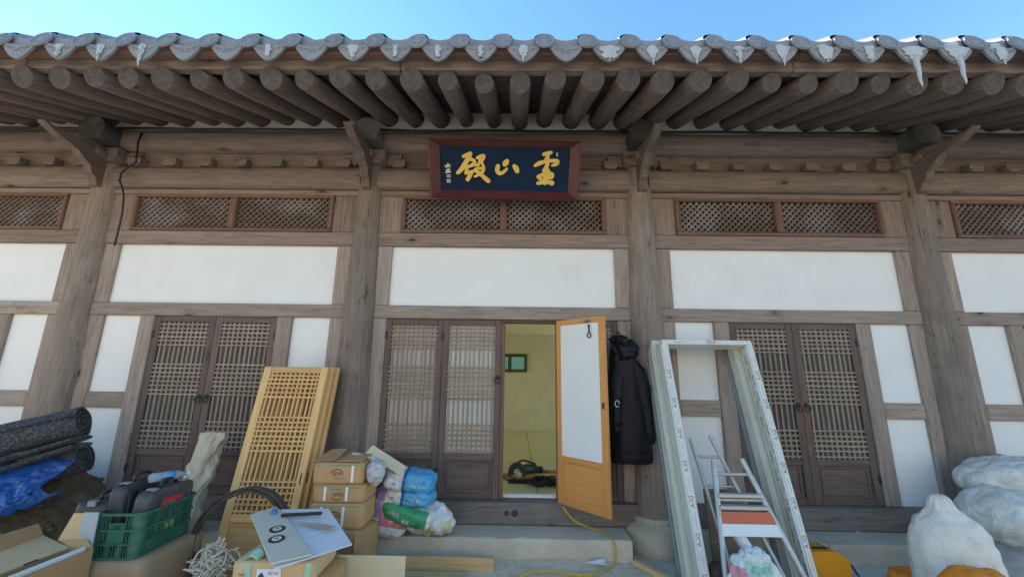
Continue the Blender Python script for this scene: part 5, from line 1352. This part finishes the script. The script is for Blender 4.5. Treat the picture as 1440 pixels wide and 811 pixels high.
for k, (x, y, w2, h2, lab) in enumerate(((1022, -.62, .34, .30, 'brown wooden offcut board behind the ladder steps'),)):
    c0 = P(x, 740, Y=y); o = flatbox('wood_offcut', wood('dull_board', (.16, .11, .075), (.36, .26, .18), 'x', .4), None, (c0.x + .03, y, 0), (w2, .03, P(1030, 690, Y=y).z), (-7, 0, 3)); tag(o, lab, 'board')
o = weld(lump(.24, .22, .17, 2.2, 12, 97, .03, 8, .02).build('rag_bundle', plain('dark_rag', (.12, .085, .06), .9, .3, 7, bmp=.3), None, (P(1015, 790, Y=-.82).x, -.80, 0))); tag(o, 'dark brown bundle of rags under the ladder', 'rags')

# ---- yellow tool housing with black cable
ya, yb_ = P(1158, 783, Y=-.74), P(1196, 787, Y=-.74)
YEL = plain('yellow_paint', (.74, .29, .012), .4, .06, 6, dirt=(7, (.45, .22, .05), .3))
yt = empty('power_box', ((ya.x + yb_.x) / 2 - .05, -.65, 0)); tag(yt, 'orange yellow power box with a black grip beside the white frames', 'power box')
yh = yb_.z + .005
MB().prism([(-.16, 0), (.155, 0), (.155, yh - .02), (.14, yh), (.05, yh + .055), (-.16, yh + .055)], -.09, .10).build('housing', YEL, yt)
MB().box(-.10, .03, -.045, .0, yh + .045, yh + .062, None, .006).build('grip', BLACKP, yt)
m = MB(); m.tube([(.15, -.02, yh - .04), (.19, -.05, yh - .06), (.215, -.12, .04), (.26, -.22, .012), (.42, -.30, .012), (.75, -.26, .012), (1.0, -.30, .012)], .009, 7); m.build('cable', CAB, yt, None, True)

# ---- sacks on the right
SK = bands('woven_white', (.76, .71, .62), [], rough=.55, bmp=.45)
def sackshape(w_, d_, h, seed, loc_, mat, neck=.18, lean=(0, 0), lab='', nm='sack', tip=.75):
    def tp(t):
        if t < tip: return 1.06 - .10 * t
        k = (t - tip) / (1 - tip); return (1.06 - .10 * tip) * (1 - k) + neck * k
    m = MB(); nu, nv = 56, 44; sv = seed * 2.7
    prof = [(0, .88), (.06, .98), (.18, 1.0), (.34, .96), (.50, .90), (.63, .82), (.74, .70), (.82, .48), (.89, .32), (.96, .27), (1.0, .15)]
    def rad(v):
        for (a, ra), (b, rb) in zip(prof, prof[1:]):
            if v <= b: t = (v - a) / (b - a); t = t * t * (3 - 2 * t); return ra + (rb - ra) * t
        return .05
    def fn(u, v):
        t = 2 * math.pi * u; r = rad(v); c_, s_ = math.cos(t), math.sin(t)
        fold = .10 * math.sin(t * 6 + sv + 2.5 * noise.noise(Vector((v * 3, sv, 0)))) * max(0, v - .45) * 1.0 * r
        r2 = r + fold + .07 * noise.noise(Vector((c_ * 1.6 + sv, s_ * 1.6, v * 3))) + .035 * noise.noise(Vector((c_ * 4 + sv, s_ * 4, v * 9))) - .035 * (1 - abs(noise.noise(Vector((c_ * 2.2, s_ * 2.2 + sv, v * 7))))) ** 6
        sh = v ** 2
        return (c_ * r2 * w_ / 2 + lean[0] * sh, s_ * r2 * d_ / 2 + lean[1] * sh, v * h + .012 * noise.noise(Vector((c_ * 3, s_ * 3, sv))))
    m.grid(fn, nu, nv, None, True); m.f += [tuple(range(nu)), tuple(range((nv - 1) * nu, nv * nu))]; m.mi += [0, 0]
    o = m.build(nm, mat, None, loc_, True); tag(o, lab, 'sack' if nm == 'sack' else 'bag'); return o
wtop = P(1352, 689, Y=-1.0); wl, wr = P(1299, 790, Y=-1.05), P(1411, 790, Y=-1.05)
sackshape((wr.x - wl.x) * 1.0, .50, wtop.z - .04, 3, ((wl.x + wr.x) / 2, -1.0, 0), SK, lab='full white woven sack with a gathered neck', lean=(-.02, .03))
CLR = film('clear_film', (.66, .67, .64), .16, .45, .6, .28); CLR2 = bands('blue_red_film', (.60, .61, .59), [((('z', .22, .31), ('x', -.05, .5)), (.30, .50, .72)), ((('z', .17, .205), ('x', .0, .5)), (.70, .42, .42))], rough=.18, bmp=.6)
CLR3 = bands('blue_patch_film', (.60, .61, .58), [((('z', .20, .36), ('x', .02, .14)), (.25, .50, .72))], rough=.18, bmp=.6)
c0 = P(1420, 770, Y=-.85)
o = weld(lump(.72, .50, .36, 2.2, 24, 101, .03, 4, .03).build('plastic_bag', CLR, None, (c0.x + .12, -.80, 0))); tag(o, 'grey see-through plastic bag at the bottom of the rubbish heap', 'bag')
c0 = P(1410, 720, Y=-.72)
o = weld(lump(.80, .52, .50, 2.2, 26, 103, .035, 3.5, .03).build('plastic_bag', CLR3, None, (c0.x + .10, -.66, .24), rot=(0, R(8), 0))); tag(o, 'large see-through plastic bag with a blue patch behind the white sack', 'bag')
c0 = P(1415, 690, Y=-.45)
o = weld(lump(.95, .45, .42, 2.2, 26, 105, .035, 3.5, .03).build('plastic_bag', CLR2, None, (c0.x + .12, -.42, .56), rot=(0, R(-3), 0))); tag(o, 'see-through plastic bag with blue and red lines on top of the heap', 'bag')
o = weld(lump(.36, .30, .60, 2.6, 12, 106, .03, 6, .03).build('plastic_bag', CLR, None, (c0.x + .0, -.40, .0))); tag(o, 'grey plastic bag at the back of the rubbish heap by the column', 'bag')
c0 = P(1408, 655, Y=-.30)
o = weld(lump(.22, .18, .16, 2.2, 12, 107, .03, 10, .03).build('plastic_wrap', bands('teal_wrap', (.72, .78, .80), [((('x', -.2, -.02),), (.08, .25, .32))], bmp=.6), None, (c0.x + .04, -.30, c0.z - .06))); tag(o, 'scrap of teal and white plastic wrapping on top of the bags', 'wrapping')
ORG = plain('orange_cloth', (.85, .24, .02), .7, .12, 7, bmp=.2)
for k, (x, w2, h2, d2, lab) in enumerate(((1283, .34, .05, .26, 'orange cloth bundle on the ground beside the white sack'), (1375, .52, .075, .30, 'orange cloth bunched up in front of the white sack'))):
    c0 = P(x, 806, Y=-.72) if k == 0 else P(x, 803, Y=-1.36); o = weld(lump(w2, d2, c0.z + (.03 if k == 0 else .02), 2.6, 16, 110 + k, .018, 8, .02).build('orange_cloth', ORG, None, (c0.x, -.72 if k == 0 else -1.36, 0))); tag(o, lab, 'cloth')

# ---- crumbs of sawdust, mortar and paper scraps about the step
m = MB(); rc = random.Random(21)
def crumb(x, y, z, r):
    a = rc.uniform(0, 3); c_, s_ = math.cos(a) * r, math.sin(a) * r; h = r * rc.uniform(.3, .9)
    m.add([(x + c_, y + s_, z), (x - s_, y + c_, z), (x - c_, y - s_, z), (x + s_, y - c_, z), (x, y, z + h)], [(0, 1, 4), (1, 2, 4), (2, 3, 4), (3, 0, 4)])
for k in range(2600):
    x = rc.gauss(.35, .75); y = -.46 - abs(rc.gauss(0, .28)); crumb(x, y, .0005, rc.uniform(.002, .008))
for k in range(900):
    x = rc.uniform(-1.15, 1.2); y = rc.uniform(-.425, -.13); crumb(x, y, Z_ST + .0005, rc.uniform(.0015, .006) * (1.4 if rc.random() < .1 else 1))
for k in range(350):
    x = rc.uniform(2.0, 4.4); y = rc.uniform(-.425, -.13); crumb(x, y, Z_ST + .0005, rc.uniform(.0015, .005))
for k in range(700):
    x = rc.uniform(1.3, 4.4); y = -.46 - abs(rc.gauss(0, .3)); crumb(x, y, .0005, rc.uniform(.002, .006))
o = stuff(m.build('sawdust', plain('sawdust_chips', (.62, .52, .37), .95, .25, 30))); o['label'] = 'sawdust and mortar crumbs scattered on the step and ground'
# drifts of sawdust against the step
m = MB()
def drift(u, v):
    x = -.25 + 1.5 * u; y = -.434 - .42 * v; q = Vector((x * 3, y * 5, 0))
    h = .045 * (1 - v) ** 1.6 * math.sin(math.pi * min(1, max(0, u))) ** .5 * (.75 + .6 * noise.noise(q)) + .010 * noise.noise(q * 6) * (1 - v)
    return (x, y + .03 * noise.noise(q * 2) * v, max(.001, h) if 0 < v < 1 else max(.001, h))
m.grid(drift, 50, 24); o = stuff(m.build('sawdust_drift', plain('sawdust_pile', (.60, .52, .39), .95, .2, 20, bmp=.9, fine=(60, (.66, .56, .40), .7)), None, None, True)); o['label'] = 'drift of sawdust and mortar against the front of the stone step'
# mortar ledge along the right hand stones
m = MB()
def ledge(u, v):
    x = 1.95 + 2.6 * u; q = Vector((x * 3, v * 2, 5)); return (x, -.432 - .30 * v, max(.001, .028 * (1 - v ** 4) + .006 * noise.noise(q * 3)))
m.grid(ledge, 50, 10); struct(m.build('mortar_ledge', plain('pale_mortar', (.56, .53, .46), .95, .1, 6, bmp=.6), None, None, True))
for k, (x, y, sx_, lab) in enumerate(((838, 792, .11, 'torn scrap of white paper on the ground at the end of the step'), (1206, 748, .035, 'tiny white paper scrap on the right hand step stone'))):
    c0 = P(x, y, Z=.03 if k == 0 else Z_ST + .004); m = MB()
    m.grid(lambda u, v: ((u - .5) * sx_ * 1.7, (v - .5) * sx_ * .7 * (.3 + .7 * u), .004 + .012 * noise.noise(Vector((u * 3, v * 3, k))) ** 2 + .03 * (v > .9) * u * (k == 0)), 8, 6)
    o = m.build('paper_scrap', LABL, None, c0, True, solid=.001); tag(o, lab, 'paper')
